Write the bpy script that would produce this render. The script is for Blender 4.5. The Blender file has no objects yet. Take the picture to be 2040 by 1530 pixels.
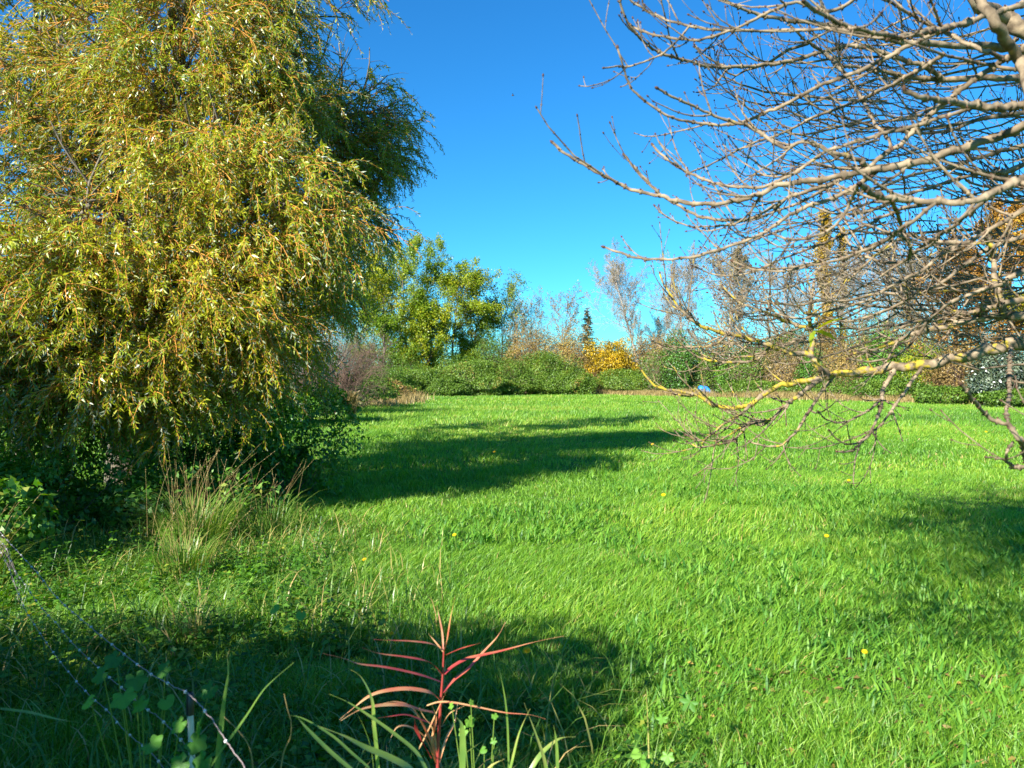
import bpy, math
import numpy as np
from mathutils import Vector

S = bpy.context.scene
COL = S.collection
R = math.radians

# ------------------------------------------------------------------ camera, sky, sun, exposure
F, CX, CY, HZ, CAMH = 1473.0, 1020.0, 765.0, 750.0, 1.8
PITCH = math.atan((CY - HZ) / F)
cam_d = bpy.data.cameras.new('camera')
cam_d.sensor_width = 36.0
cam_d.lens = F / 2040.0 * 36.0
cam_d.clip_start = 0.05
cam_d.clip_end = 3000.0
cam_d.dof.use_dof = True
cam_d.dof.focus_distance = 11.0
cam_d.dof.aperture_fstop = 5.6
cam = bpy.data.objects.new('camera', cam_d)
COL.objects.link(cam)
cam.location = (0, 0, CAMH)
cam.rotation_euler = (R(90) - PITCH, 0, 0)
S.camera = cam

SUN_EL, SUN_TH = R(30), R(38)          # light travels forward and 38 degrees to the right
LDIR = Vector((math.sin(SUN_TH) * math.cos(SUN_EL), math.cos(SUN_TH) * math.cos(SUN_EL), -math.sin(SUN_EL)))
w = bpy.data.worlds.new('World')
S.world = w
w.use_nodes = True
nt = w.node_tree
nt.nodes.clear()
sky = nt.nodes.new('ShaderNodeTexSky')
sky.sky_type = 'NISHITA'
sky.sun_disc = False
sky.sun_elevation = SUN_EL
sky.sun_rotation = math.pi + SUN_TH    # the sun stands behind the left shoulder
sky.air_density = 1.0
sky.dust_density = 0.3
sky.ozone_density = 2.5
hs = nt.nodes.new('ShaderNodeHueSaturation')
hs.inputs['Saturation'].default_value = 1.2
hs.inputs['Value'].default_value = 1.0
bg = nt.nodes.new('ShaderNodeBackground')
bg.inputs['Strength'].default_value = 0.072
wo = nt.nodes.new('ShaderNodeOutputWorld')
nt.links.new(sky.outputs[0], hs.inputs['Color'])
tint = nt.nodes.new('ShaderNodeMix')
tint.data_type = 'RGBA'
tint.blend_type = 'MULTIPLY'
tint.inputs['Factor'].default_value = 1.0
tint.inputs['B'].default_value = (.27, .88, 1.18, 1)
nt.links.new(hs.outputs[0], tint.inputs['A'])
nt.links.new(tint.outputs['Result'], bg.inputs['Color'])
nt.links.new(bg.outputs[0], wo.inputs[0])

sd = bpy.data.lights.new('sun', 'SUN')
sd.energy = 5.0
sd.angle = R(0.5)
sd.color = (1.0, 0.93, 0.80)
sun = bpy.data.objects.new('sun', sd)
COL.objects.link(sun)
sun.rotation_euler = LDIR.to_track_quat('-Z', 'Y').to_euler()

S.view_settings.view_transform = 'Standard'
S.view_settings.look = 'None'
S.view_settings.exposure = 1.4
S.view_settings.gamma = 1.0
cy = S.cycles
cy.max_bounces = 6
cy.diffuse_bounces = 3
cy.glossy_bounces = 1
cy.transmission_bounces = 3
cy.transparent_max_bounces = 4
cy.caustics_reflective = False
cy.caustics_refractive = False
cy.use_denoising = True

# ------------------------------------------------------------------ helpers
_sp, _cp = math.sin(PITCH), math.cos(PITCH)


def px(x, y, D):
    """the place D metres in front of the camera that a photo pixel looks at"""
    u, v = (x - CX) / F, (CY - y) / F
    return np.array([D * u, D * (_cp + _sp * v), CAMH + D * (-_sp + _cp * v)])


def lat(x, D):
    return (x - CX) / F * D


def zt(y, D):
    return CAMH + (HZ - y) / F * D


def unit(a):
    return a / np.maximum(np.linalg.norm(a, axis=-1, keepdims=True), 1e-9)


def rdir(rng, n):
    return unit(rng.normal(size=(n, 3)))


def vnoise(x, y, seed=0, f=1.0):
    x, y = np.asarray(x) * f, np.asarray(y) * f
    xi, yi = np.floor(x).astype(np.int64), np.floor(y).astype(np.int64)
    fx, fy = x - xi, y - yi
    fx, fy = fx * fx * (3 - 2 * fx), fy * fy * (3 - 2 * fy)

    def h(a, b):
        v = (a * 374761393 + b * 668265263 + seed * 974634721) & 0xffffffff
        v = ((v ^ (v >> 13)) * 1274126177) & 0xffffffff
        return ((v ^ (v >> 16)) & 0xffff) / 65535.0
    return (h(xi, yi) * (1 - fx) + h(xi + 1, yi) * fx) * (1 - fy) + (h(xi, yi + 1) * (1 - fx) + h(xi + 1, yi + 1) * fx) * fy


class MB:
    """collects quads and triangles with one random number and one tone per vertex, then links them as one mesh object"""

    def __init__(s):
        s.v, s.q, s.t, s.r, s.k, s.n = [], [], [], [], [], 0

    def add(s, v, quads=None, tris=None, rnd=0.5, tone=0.0):
        v = np.asarray(v, dtype=np.float64).reshape(-1, 3)
        s.v.append(v)
        if quads is not None and len(quads):
            s.q.append(np.asarray(quads, dtype=np.int64).reshape(-1, 4) + s.n)
        if tris is not None and len(tris):
            s.t.append(np.asarray(tris, dtype=np.int64).reshape(-1, 3) + s.n)
        s.r.append(np.broadcast_to(np.asarray(rnd, dtype=np.float64), (len(v),)).copy())
        s.k.append(np.broadcast_to(np.asarray(tone, dtype=np.float64), (len(v),)).copy())
        s.n += len(v)

    def leaves(s, b, d, nrm, L, W, rnd, tone=0.0, mid=0.45, fold=0.12, curl=0.12):
        """one kite per leaf, bent along its length"""
        n = len(b)
        if n == 0:
            return
        d = unit(d)
        nrm = unit(nrm - d * (nrm * d).sum(1, keepdims=True))
        sd_ = np.cross(d, nrm)
        L = np.broadcast_to(L, (n,))[:, None]
        W = np.broadcast_to(W, (n,))[:, None]
        m = b + d * L * mid + nrm * L * curl * 0.5
        v = np.stack([b, m + sd_ * W * .5 + nrm * W * fold, b + d * L - nrm * L * curl, m - sd_ * W * .5 + nrm * W * fold], 1)
        q = np.arange(n * 4).reshape(n, 4)
        s.add(v.reshape(-1, 3), q, None, np.repeat(np.broadcast_to(rnd, (n,)), 4), np.repeat(np.broadcast_to(tone, (n,)), 4))

    def ribbons(s, P, W, side=None, rnd=0.5, tone=0.0):
        T, K, _ = P.shape
        tan = np.gradient(P, axis=1)
        if side is None:
            side = np.cross(tan, np.array([0, 0, 1.0]))
        else:
            side = np.broadcast_to(side[:, None, :], P.shape)
            side = side - tan * ((side * tan).sum(-1, keepdims=True) / np.maximum((tan * tan).sum(-1, keepdims=True), 1e-9))
        side = unit(side)
        W = np.broadcast_to(W, (T, K))[..., None]
        v = np.stack([P - side * W * .5, P + side * W * .5], 2).reshape(T, K * 2, 3)
        i = np.arange(K - 1)
        qq = np.stack([i * 2, i * 2 + 1, i * 2 + 3, i * 2 + 2], 1)
        q = (np.arange(T)[:, None, None] * (K * 2) + qq[None]).reshape(-1, 4)
        s.add(v.reshape(-1, 3), q, None, np.repeat(np.broadcast_to(rnd, (T,)), K * 2), np.repeat(np.broadcast_to(tone, (T,)), K * 2))

    def tubes(s, P, Rr, sides=5, rnd=0.5, tone=0.0):
        T, K, _ = P.shape
        tan = unit(np.gradient(P, axis=1))
        mean = unit(P[:, -1] - P[:, 0])
        ref = np.where(np.abs(mean[:, 2:3]) > .8, np.array([[1., 0.13, 0.07]]), np.array([[0.05, 0.11, 1.]]))
        a = unit(np.cross(tan, ref[:, None, :]))
        b = np.cross(tan, a)
        th = np.arange(sides) / sides * 2 * np.pi
        ring = (np.cos(th)[None, None, :, None] * a[:, :, None, :] + np.sin(th)[None, None, :, None] * b[:, :, None, :])
        v = P[:, :, None, :] + ring * np.broadcast_to(Rr, (T, K))[:, :, None, None]
        i, j = np.meshgrid(np.arange(K - 1), np.arange(sides), indexing='ij')
        j2 = (j + 1) % sides
        qq = np.stack([i * sides + j, i * sides + j2, (i + 1) * sides + j2, (i + 1) * sides + j], -1).reshape(-1, 4)
        q = (np.arange(T)[:, None, None] * (K * sides) + qq[None]).reshape(-1, 4)
        r_ = np.broadcast_to(np.asarray(rnd, dtype=float).reshape(-1, 1) if np.ndim(rnd) == 1 else rnd, (T, K * sides)).reshape(-1)
        if np.ndim(tone) == 2:
            k_ = np.repeat(tone, sides, axis=1).reshape(-1)
        else:
            k_ = np.broadcast_to(np.asarray(tone, dtype=float).reshape(-1, 1) if np.ndim(tone) == 1 else tone, (T, K * sides)).reshape(-1)
        s.add(v.reshape(-1, 3), q, None, r_, k_)

    def balls(s, c, rad, axis=None, el=1.0, rnd=0.5, tone=0.0):
        """small six-sided buds and beads"""
        n = len(c)
        if n == 0:
            return
        axis = unit(np.zeros((n, 3)) + [0, 0, 1] if axis is None else axis)
        rad = np.broadcast_to(rad, (n,))
        t = np.array([-1, -.5, .35, 1.])
        P = c[:, None, :] + axis[:, None, :] * (t[None, :, None] * rad[:, None, None] * el)
        Rr = rad[:, None] * np.array([.35, 1, .85, .05])[None]
        s.tubes(P, Rr, 6, rnd, tone)

    def build(s, name, mat, parent=None, smooth=False):
        v = np.concatenate(s.v)
        if parent is not None:
            p = parent
            while p.parent is not None:
                p = p.parent
            v = v - np.array(p.location)
        nq = sum(len(x) for x in s.q)
        ntr = sum(len(x) for x in s.t)
        me = bpy.data.meshes.new(name)
        me.vertices.add(len(v))
        me.vertices.foreach_set('co', v.astype(np.float32).ravel())
        lv, ls, lt = [], [], []
        if nq:
            q = np.concatenate(s.q)
            lv.append(q.ravel())
            ls.append(np.arange(nq) * 4)
            lt.append(np.full(nq, 4))
        if ntr:
            t = np.concatenate(s.t)
            lv.append(t.ravel())
            ls.append(np.arange(ntr) * 3 + nq * 4)
            lt.append(np.full(ntr, 3))
        lv = np.concatenate(lv).astype(np.int32)
        me.loops.add(len(lv))
        me.loops.foreach_set('vertex_index', lv)
        me.polygons.add(nq + ntr)
        me.polygons.foreach_set('loop_start', np.concatenate(ls).astype(np.int32))
        me.polygons.foreach_set('loop_total', np.concatenate(lt).astype(np.int32))
        if smooth:
            me.polygons.foreach_set('use_smooth', np.ones(nq + ntr, dtype=bool))
        for nm, dat in (('rnd', s.r), ('tone', s.k)):
            at_ = me.attributes.new(nm, 'FLOAT', 'POINT')
            at_.data.foreach_set('value', np.concatenate(dat).astype(np.float32))
        me.update(calc_edges=True)
        me.materials.append(mat)
        o = bpy.data.objects.new(name, me)
        COL.objects.link(o)
        if parent is not None:
            o.parent = parent
        return o


def tag(o, label=None, cat=None, group=None, kind=None):
    if label:
        o['label'] = label
    if cat:
        o['category'] = cat
    if group:
        o['group'] = group
    if kind:
        o['kind'] = kind
    return o


def thing(name, label, cat, loc, group=None):
    o = bpy.data.objects.new(name, None)
    o.empty_display_size = 0.3
    COL.objects.link(o)
    o.location = [float(c) for c in loc]
    return tag(o, label, cat, group)


def dup(root, label, loc, rz=0.0, sc=1.0, group=None):
    def cp(o, parent):
        c = o.copy()
        COL.objects.link(c)
        if parent is not None:
            c.parent = parent
        for ch in list(kids.get(o, ())):
            cp(ch, c)
        return c
    kids = {}
    for o in list(COL.objects):
        if o.parent is not None:
            kids.setdefault(o.parent, []).append(o)
    r = cp(root, None)
    r.location = [float(c) for c in loc]
    r.rotation_euler = (0, 0, rz)
    r.scale = (sc, sc, sc) if np.isscalar(sc) else sc
    return tag(r, label, None, group)


# ------------------------------------------------------------------ materials
def ramp(ntree, cols):
    cr = ntree.nodes.new('ShaderNodeValToRGB')
    el = cr.color_ramp.elements
    while len(el) < len(cols):
        el.new(0.5)
    for e, (p, c) in zip(el, cols):
        e.position = p
        e.color = (*c, 1)
    return cr


def leafmat(name, cols, transl=0.35, gloss=0.05, rough=0.4, under=None):
    m = bpy.data.materials.new(name)
    m.use_nodes = True
    t = m.node_tree
    t.nodes.clear()
    N = t.nodes.new
    a = N('ShaderNodeAttribute')
    a.attribute_name = 'rnd'
    cr = ramp(t, cols)
    t.links.new(a.outputs['Fac'], cr.inputs[0])
    col = cr.outputs[0]
    if under:
        g = N('ShaderNodeNewGeometry')
        mx = N('ShaderNodeMix')
        mx.data_type = 'RGBA'
        t.links.new(g.outputs['Backfacing'], mx.inputs['Factor'])
        t.links.new(col, mx.inputs['A'])
        mx.inputs['B'].default_value = (*under, 1)
        colr = mx.outputs['Result']
    else:
        colr = col
    df = N('ShaderNodeBsdfDiffuse')
    tr = N('ShaderNodeBsdfTranslucent')
    gl = N('ShaderNodeBsdfGlossy')
    gl.inputs['Roughness'].default_value = rough
    gl.inputs['Color'].default_value = (.9, .95, 1, 1)
    h = N('ShaderNodeHueSaturation')
    h.inputs['Saturation'].default_value = 1.15
    h.inputs['Value'].default_value = 1.4
    t.links.new(col, h.inputs['Color'])
    t.links.new(colr, df.inputs['Color'])
    t.links.new(h.outputs[0], tr.inputs['Color'])
    m1 = N('ShaderNodeMixShader')
    m1.inputs[0].default_value = transl
    t.links.new(df.outputs[0], m1.inputs[1])
    t.links.new(tr.outputs[0], m1.inputs[2])
    m2 = N('ShaderNodeMixShader')
    m2.inputs[0].default_value = gloss
    t.links.new(m1.outputs[0], m2.inputs[1])
    t.links.new(gl.outputs[0], m2.inputs[2])
    o = N('ShaderNodeOutputMaterial')
    t.links.new(m2.outputs[0], o.inputs[0])
    return m


def barkmat(name, c1, c2, lichen=None, scale=14.0, rough=0.85, lo=.42, hi=.58):
    """bark with blotches; where the tone attribute is high it carries lichen in patches"""
    m = bpy.data.materials.new(name)
    m.use_nodes = True
    t = m.node_tree
    N = t.nodes.new
    p = t.nodes['Principled BSDF']
    p.inputs['Roughness'].default_value = rough
    p.inputs['Specular IOR Level'].default_value = 0.25
    tc = N('ShaderNodeTexCoord')
    nz = N('ShaderNodeTexNoise')
    nz.inputs['Scale'].default_value = scale
    nz.inputs['Detail'].default_value = 4
    t.links.new(tc.outputs['Object'], nz.inputs['Vector'])
    cr = ramp(t, [(.35, c1), (.65, c2)])
    t.links.new(nz.outputs['Fac'], cr.inputs[0])
    out = cr.outputs[0]
    if lichen:
        a = N('ShaderNodeAttribute')
        a.attribute_name = 'tone'
        n2 = N('ShaderNodeTexNoise')
        n2.inputs['Scale'].default_value = scale * 1.3
        n2.inputs['Detail'].default_value = 5
        t.links.new(tc.outputs['Object'], n2.inputs['Vector'])
        ad = N('ShaderNodeMath')
        ad.operation = 'ADD'
        t.links.new(a.outputs['Fac'], ad.inputs[0])
        t.links.new(n2.outputs['Fac'], ad.inputs[1])
        r2 = ramp(t, [(min(.98, lo + .5), (0, 0, 0)), (min(1., hi + .5), (1, 1, 1))])
        mh = N('ShaderNodeMath')
        mh.operation = 'MULTIPLY'
        mh.inputs[1].default_value = 1.0
        t.links.new(ad.outputs[0], mh.inputs[0])
        t.links.new(mh.outputs[0], r2.inputs[0])
        mx = N('ShaderNodeMix')
        mx.data_type = 'RGBA'
        t.links.new(r2.outputs[0], mx.inputs['Factor'])
        t.links.new(out, mx.inputs['A'])
        mx.inputs['B'].default_value = (*lichen, 1)
        out = mx.outputs['Result']
    if lichen:
        a2 = N('ShaderNodeAttribute')
        a2.attribute_name = 'rnd'
        lt_ = N('ShaderNodeMath')
        lt_.operation = 'LESS_THAN'
        lt_.inputs[1].default_value = .1
        t.links.new(a2.outputs['Fac'], lt_.inputs[0])
        mb_ = N('ShaderNodeMix')
        mb_.data_type = 'RGBA'
        t.links.new(lt_.outputs[0], mb_.inputs['Factor'])
        t.links.new(out, mb_.inputs['A'])
        mb_.inputs['B'].default_value = (.085, .045, .03, 1)
        out = mb_.outputs['Result']
    t.links.new(out, p.inputs['Base Color'])
    bp = N('ShaderNodeBump')
    bp.inputs['Strength'].default_value = 0.5
    bp.inputs['Distance'].default_value = 0.01
    t.links.new(nz.outputs['Fac'], bp.inputs['Height'])
    t.links.new(bp.outputs[0], p.inputs['Normal'])
    return m


def plain(name, c, rough=0.6, noise=0.15, scale=20):
    m = bpy.data.materials.new(name)
    m.use_nodes = True
    t = m.node_tree
    p = t.nodes['Principled BSDF']
    p.inputs['Roughness'].default_value = rough
    nz = t.nodes.new('ShaderNodeTexNoise')
    nz.inputs['Scale'].default_value = scale
    nz.inputs['Detail'].default_value = 3
    tc = t.nodes.new('ShaderNodeTexCoord')
    t.links.new(tc.outputs['Object'], nz.inputs['Vector'])
    cr = ramp(t, [(.3, tuple(x * (1 - noise) for x in c)), (.7, tuple(min(1, x * (1 + noise)) for x in c))])
    t.links.new(nz.outputs['Fac'], cr.inputs[0])
    t.links.new(cr.outputs[0], p.inputs['Base Color'])
    return m


M_grass = leafmat('grass_blades', [(0, (.052, .15, .016)), (.35, (.128, .30, .022)), (.7, (.220, .42, .034)), (.93, (.37, .48, .05)), (1, (.52, .41, .14))], .38, .030, .5)
M_herb = leafmat('meadow_herbs', [(0, (.05, .17, .02)), (.5, (.12, .30, .03)), (1, (.21, .40, .045))], .36, .025, .5)
M_dry = leafmat('dry_grass', [(0, (.20, .17, .06)), (.5, (.36, .27, .11)), (1, (.48, .36, .16))], .25, .02)
M_weed = leafmat('weed_leaves', [(0, (.022, .07, .012)), (.4, (.07, .20, .022)), (.8, (.17, .34, .035)), (1, (.42, .36, .06))], .32, .03, .45)
M_tuss = leafmat('tussock_blades', [(0, (.06, .17, .02)), (.45, (.16, .28, .04)), (.75, (.36, .33, .09)), (1, (.50, .36, .14))], .3, .03)
M_willow = leafmat('willow_leaves', [(0, (.05, .11, .010)), (.25, (.13, .22, .012)), (.55, (.28, .33, .016)), (.85, (.46, .42, .02)), (1, (.66, .43, .02))], .30, .035, .36, under=(.24, .29, .18))
M_wshoot = barkmat('willow_shoots', (.36, .15, .03), (.56, .28, .05), None, 30)
M_bark = barkmat('grey_bark', (.10, .085, .065), (.20, .17, .13), None, 18)
M_palebark = barkmat('pale_bark', (.26, .22, .19), (.42, .37, .32), None, 6)
M_purple = barkmat('purplish_twigs', (.15, .095, .075), (.27, .18, .14), None, 12)
M_tan = barkmat('tan_twigs', (.26, .19, .12), (.40, .31, .21), None, 12)
M_ash = barkmat('ash_bark', (.095, .070, .046), (.31, .24, .16), (.38, .29, .03), 26, .85, .36, .52)
M_bud = plain('ash_buds', (.11, .055, .035), .7, .3, 60)
M_yellow_tree = leafmat('yellowing_leaves', [(0, (.08, .11, .012)), (.45, (.26, .24, .02)), (.8, (.48, .36, .02)), (1, (.55, .30, .03))], .3, .04)
M_locust = leafmat('yellow_green_leaves', [(0, (.06, .13, .010)), (.4, (.16, .26, .015)), (.75, (.36, .38, .02)), (1, (.58, .46, .03))], .3, .02)
M_mound = leafmat('bramble_leaves', [(0, (.035, .08, .010)), (.5, (.105, .20, .018)), (.9, (.19, .29, .03)), (1, (.33, .20, .05))], .25, .03, .5)
M_ivy = leafmat('ivy_leaves', [(0, (.030, .085, .012)), (.6, (.085, .21, .02)), (1, (.17, .33, .035))], .2, .035, .45)
M_gold = leafmat('golden_leaves', [(0, (.09, .10, .015)), (.3, (.26, .20, .015)), (.6, (.48, .33, .015)), (.9, (.62, .42, .02)), (1, (.5, .26, .03))], .3, .02)
M_rust = leafmat('rusty_foliage', [(0, (.13, .075, .02)), (.5, (.33, .17, .035)), (.85, (.46, .27, .04)), (1, (.5, .40, .04))], .25, .02)
M_brownleaf = leafmat('brown_leaves', [(0, (.13, .09, .035)), (.5, (.29, .20, .07)), (1, (.40, .30, .07))], .25, .02)
M_poplar = leafmat('poplar_gold', [(0, (.22, .15, .02)), (.5, (.44, .29, .03)), (1, (.52, .38, .05))], .3, .02)
M_fir = leafmat('fir_needles', [(0, (.012, .035, .018)), (1, (.035, .075, .035))], .1, .03)
M_ever = leafmat('evergreen_leaves', [(0, (.03, .055, .03)), (.6, (.10, .14, .075)), (1, (.22, .26, .15))], .15, .1, .35)
M_sparse = leafmat('sparse_leaves', [(0, (.18, .14, .05)), (1, (.38, .30, .10))], .25, .02)
M_redleaf = leafmat('red_reed_leaves', [(0, (.30, .025, .035)), (.35, (.50, .09, .06)), (.7, (.58, .26, .12)), (1, (.62, .42, .20))], .25, .07, .35)
M_reed = leafmat('green_reed_leaves', [(0, (.09, .20, .04)), (.6, (.22, .34, .06)), (1, (.46, .42, .12))], .35, .06, .35)
M_ground_c = None


def groundmat():
    m = bpy.data.materials.new('meadow_ground')
    m.use_nodes = True
    t = m.node_tree
    N = t.nodes.new
    p = t.nodes['Principled BSDF']
    p.inputs['Roughness'].default_value = .95
    p.inputs['Specular IOR Level'].default_value = .1
    tc = N('ShaderNodeTexCoord')
    n1 = N('ShaderNodeTexNoise')
    n1.inputs['Scale'].default_value = .35
    n1.inputs['Detail'].default_value = 6
    n2 = N('ShaderNodeTexNoise')
    n2.inputs['Scale'].default_value = 9.0
    n2.inputs['Detail'].default_value = 6
    for n in (n1, n2):
        t.links.new(tc.outputs['Object'], n.inputs['Vector'])
    r1 = ramp(t, [(.35, (.045, .15, .012)), (.65, (.085, .22, .02))])
    r2 = ramp(t, [(.38, (.10, .075, .03)), (.52, (.07, .15, .016)), (.75, (.12, .24, .03))])
    t.links.new(n1.outputs['Fac'], r1.inputs[0])
    t.links.new(n2.outputs['Fac'], r2.inputs[0])
    mx = N('ShaderNodeMix')
    mx.data_type = 'RGBA'
    mx.inputs['Factor'].default_value = .6
    t.links.new(r1.outputs[0], mx.inputs['A'])
    t.links.new(r2.outputs[0], mx.inputs['B'])
    t.links.new(mx.outputs['Result'], p.inputs['Base Color'])
    bp = N('ShaderNodeBump')
    bp.inputs['Strength'].default_value = .8
    bp.inputs['Distance'].default_value = .05
    t.links.new(n2.outputs['Fac'], bp.inputs['Height'])
    t.links.new(bp.outputs[0], p.inputs['Normal'])
    return m


# ------------------------------------------------------------------ the ground
xs = np.concatenate([np.linspace(-900, -60, 12), np.linspace(-50, 60, 90), np.linspace(70, 900, 12)])
ys = np.concatenate([np.linspace(-300, -20, 6), np.linspace(-15, 90, 90), np.linspace(100, 1500, 14)])
gx, gy = np.meshgrid(xs, ys, indexing='ij')


def gz(x, y):
    return 0.10 * (vnoise(x, y, 3, .13) - .5) * np.clip(np.hypot(x, y) / 6, 0, 1) + .03 * (vnoise(x, y, 4, .5) - .5)


g = MB()
nx_, ny_ = gx.shape
ii, jj = np.meshgrid(np.arange(nx_ - 1), np.arange(ny_ - 1), indexing='ij')
g.add(np.stack([gx, gy, gz(gx, gy)], -1), np.stack([ii * ny_ + jj, (ii + 1) * ny_ + jj, (ii + 1) * ny_ + jj + 1, ii * ny_ + jj + 1], -1).reshape(-1, 4))
go = g.build('ground', groundmat(), smooth=True)
tag(go, 'flat meadow ground under the grass', None, None, 'structure')

# ------------------------------------------------------------------ branching
def grow(rng, P, Rr, levels, up=None):
    """P (T,K,3), Rr (T,K): returns the list of branch levels, each (points, radii)"""
    out = [(P, Rr)]
    for lv in levels:
        T, K, _ = P.shape
        n, k2 = lv['n'], lv.get('K', 5)
        tt = lv.get('t0', .3) + (lv.get('t1', 1.) - lv.get('t0', .3)) * (np.arange(n)[None] + rng.random((T, n))) / n
        f = tt * (K - 1)
        i0 = np.clip(f.astype(int), 0, K - 2)
        fr = (f - i0)[..., None]
        ti = np.arange(T)[:, None]
        pos = P[ti, i0] * (1 - fr) + P[ti, i0 + 1] * fr
        tan = unit(P[ti, i0 + 1] - P[ti, i0])
        rad = Rr[ti, i0] * (1 - fr[..., 0]) + Rr[ti, i0 + 1] * fr[..., 0]
        plen = np.linalg.norm(np.diff(P, axis=1), axis=-1).sum(1)[:, None]
        ang = R(lv.get('ang', 45)) * (1 + .3 * rng.normal(size=(T, n)))
        q = rng.normal(size=(T, n, 3))
        q = unit(q - tan * (q * tan).sum(-1, keepdims=True))
        d = unit(np.cos(ang)[..., None] * tan + np.sin(ang)[..., None] * q)
        prof = lv.get('prof', lambda t: 1 - .6 * t)
        L = plen * lv['len'] * prof((tt - lv.get('t0', .3)) / (1 - lv.get('t0', .3) + 1e-6)) * (.7 + .6 * rng.random((T, n)))
        d = d.reshape(-1, 3)
        L = L.reshape(-1)
        pts = [pos.reshape(-1, 3)]
        for _ in range(k2 - 1):
            d = unit(d + np.array([0, 0, 1.]) * lv.get('up', .1) + rng.normal(size=d.shape) * lv.get('wob', .12))
            pts.append(pts[-1] + d * (L / (k2 - 1))[:, None])
        P = np.stack(pts, 1)
        r0 = np.minimum(rad.reshape(-1) * lv.get('r', .55), lv.get('rmax', 9))
        r0 = np.maximum(r0, lv.get('rmin', .008))
        Rr = r0[:, None] * np.linspace(1, lv.get('tip', .35), k2)[None]
        out.append((P, Rr))
    return out


def stem_of(pts, r0, r1, K=None):
    pts = np.array(pts, dtype=float)
    K = K or max(6, len(pts) * 3)
    t = np.linspace(0, len(pts) - 1, K)
    # Catmull-Rom through the points
    n = len(pts)
    i = np.clip(np.floor(t).astype(int), 0, n - 2)
    f = (t - i)[:, None]
    p0, p1, p2, p3 = pts[np.clip(i - 1, 0, n - 1)], pts[i], pts[i + 1], pts[np.clip(i + 2, 0, n - 1)]
    q = .5 * (2 * p1 + (p2 - p0) * f + (2 * p0 - 5 * p1 + 4 * p2 - p3) * f ** 2 + (3 * p1 - p0 - 3 * p2 + p3) * f ** 3)
    rr = np.interp(t, [0, n - 1], [r0, r1]) if np.isscalar(r0) else np.interp(t, np.arange(n), r0)
    return q[None], rr[None]


def along(rng, P, n, t0=0.0):
    T, K, _ = P.shape
    i = rng.integers(0, T, n)
    f = (t0 + (1 - t0) * rng.random(n)) * (K - 1)
    k = np.clip(f.astype(int), 0, K - 2)
    fr = (f - k)[:, None]
    return P[i, k] * (1 - fr) + P[i, k + 1] * fr, unit(P[i, k + 1] - P[i, k])


def put_leaves(mb, rng, P, n, size, asp=.6, spread=.1, t0=0., tone_scale=.6, droop=.3, rbias=0.0):
    b, tn = along(rng, P, n, t0)
    b = b + rng.normal(size=b.shape) * spread
    d = unit(tn * .5 + rng.normal(size=b.shape) * .8 - np.array([0, 0, droop]))
    nn = rng.normal(size=b.shape) + np.array([-.3, -.4, .9])
    L = size * (.6 + .8 * rng.random(n))
    cl = vnoise(b[:, 0] + b[:, 2] * .7, b[:, 1] + b[:, 2], int(rng.integers(1e6)), tone_scale)
    rnd = np.clip(.55 * cl + .45 * rng.random(n) + rbias, 0, 1)
    mb.leaves(b, d, nn, L, L * asp, rnd)


def tree(name, label, cat, base, h, spec, wood, leaf=None, nleaf=0, lsize=.2, seed=1, lean=(0, 0), r0=None, group=None, leaf_kw={}, t0leaf=0.0, fol='foliage'):
    rng = np.random.default_rng(seed)
    base = np.array([base[0], base[1], 0.0])
    root = thing(name, label, cat, base, group)
    r0 = r0 or h * .014
    P, Rr = stem_of([base - [0, 0, .2], base + [lean[0] * .3 + rng.normal() * .1, lean[1] * .3, h * .4], base + [lean[0] * .7, lean[1] * .7, h * .75], base + [lean[0], lean[1], h]], r0, r0 * .18, 12)
    lv = grow(rng, P, Rr, spec)
    t = MB()
    t.tubes(*lv[0], 7)
    t.build('trunk', wood, root, True)
    b = MB()
    for i, (p, r) in enumerate(lv[1:]):
        b.tubes(p, r, 4 if i == 0 else 3)
    b.build('branches', wood, root)
    if leaf is not None and nleaf:
        f = MB()
        src = lv[-1][0] if len(lv) > 1 else lv[0][0]
        put_leaves(f, rng, src, nleaf, lsize, t0=t0leaf, **leaf_kw)
        f.build(fol, leaf, root)
    return root


def lumpy(rng, n, c, r, amp=.28, freq=3.0, inner=.55, low=-.25, gaps=.25):
    """points in the outer shell of an uneven heap; returns points, outward directions, clump noise"""
    d = rdir(rng, int(n * 2.6))
    d = d[d[:, 2] > low][: int(n * 1.45)]
    kk = rng.normal(size=(7, 3)) * freq
    ph = rng.random(7) * 6.28
    f = np.cos(d @ kk.T + ph).mean(1) * 1.6
    u = inner + (1 - inner) * rng.random(len(d)) ** .6
    rad = (1 + amp * f) * u
    p = np.array(c) + d * rad[:, None] * np.array(r)
    k2 = rng.normal(size=(8, 3)) * (2.6 / np.mean(r) * 1.6)
    g2 = np.cos(p @ k2.T + rng.random(8) * 6.28).mean(1) * 2
    keep = rng.random(len(d)) > gaps * (g2 < -.25)
    sel = np.where(keep)[0][:n]
    nr = unit(d / np.array(r))
    return p[sel], nr[sel], (g2[sel] * .5 + .5).clip(0, 1)


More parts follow.
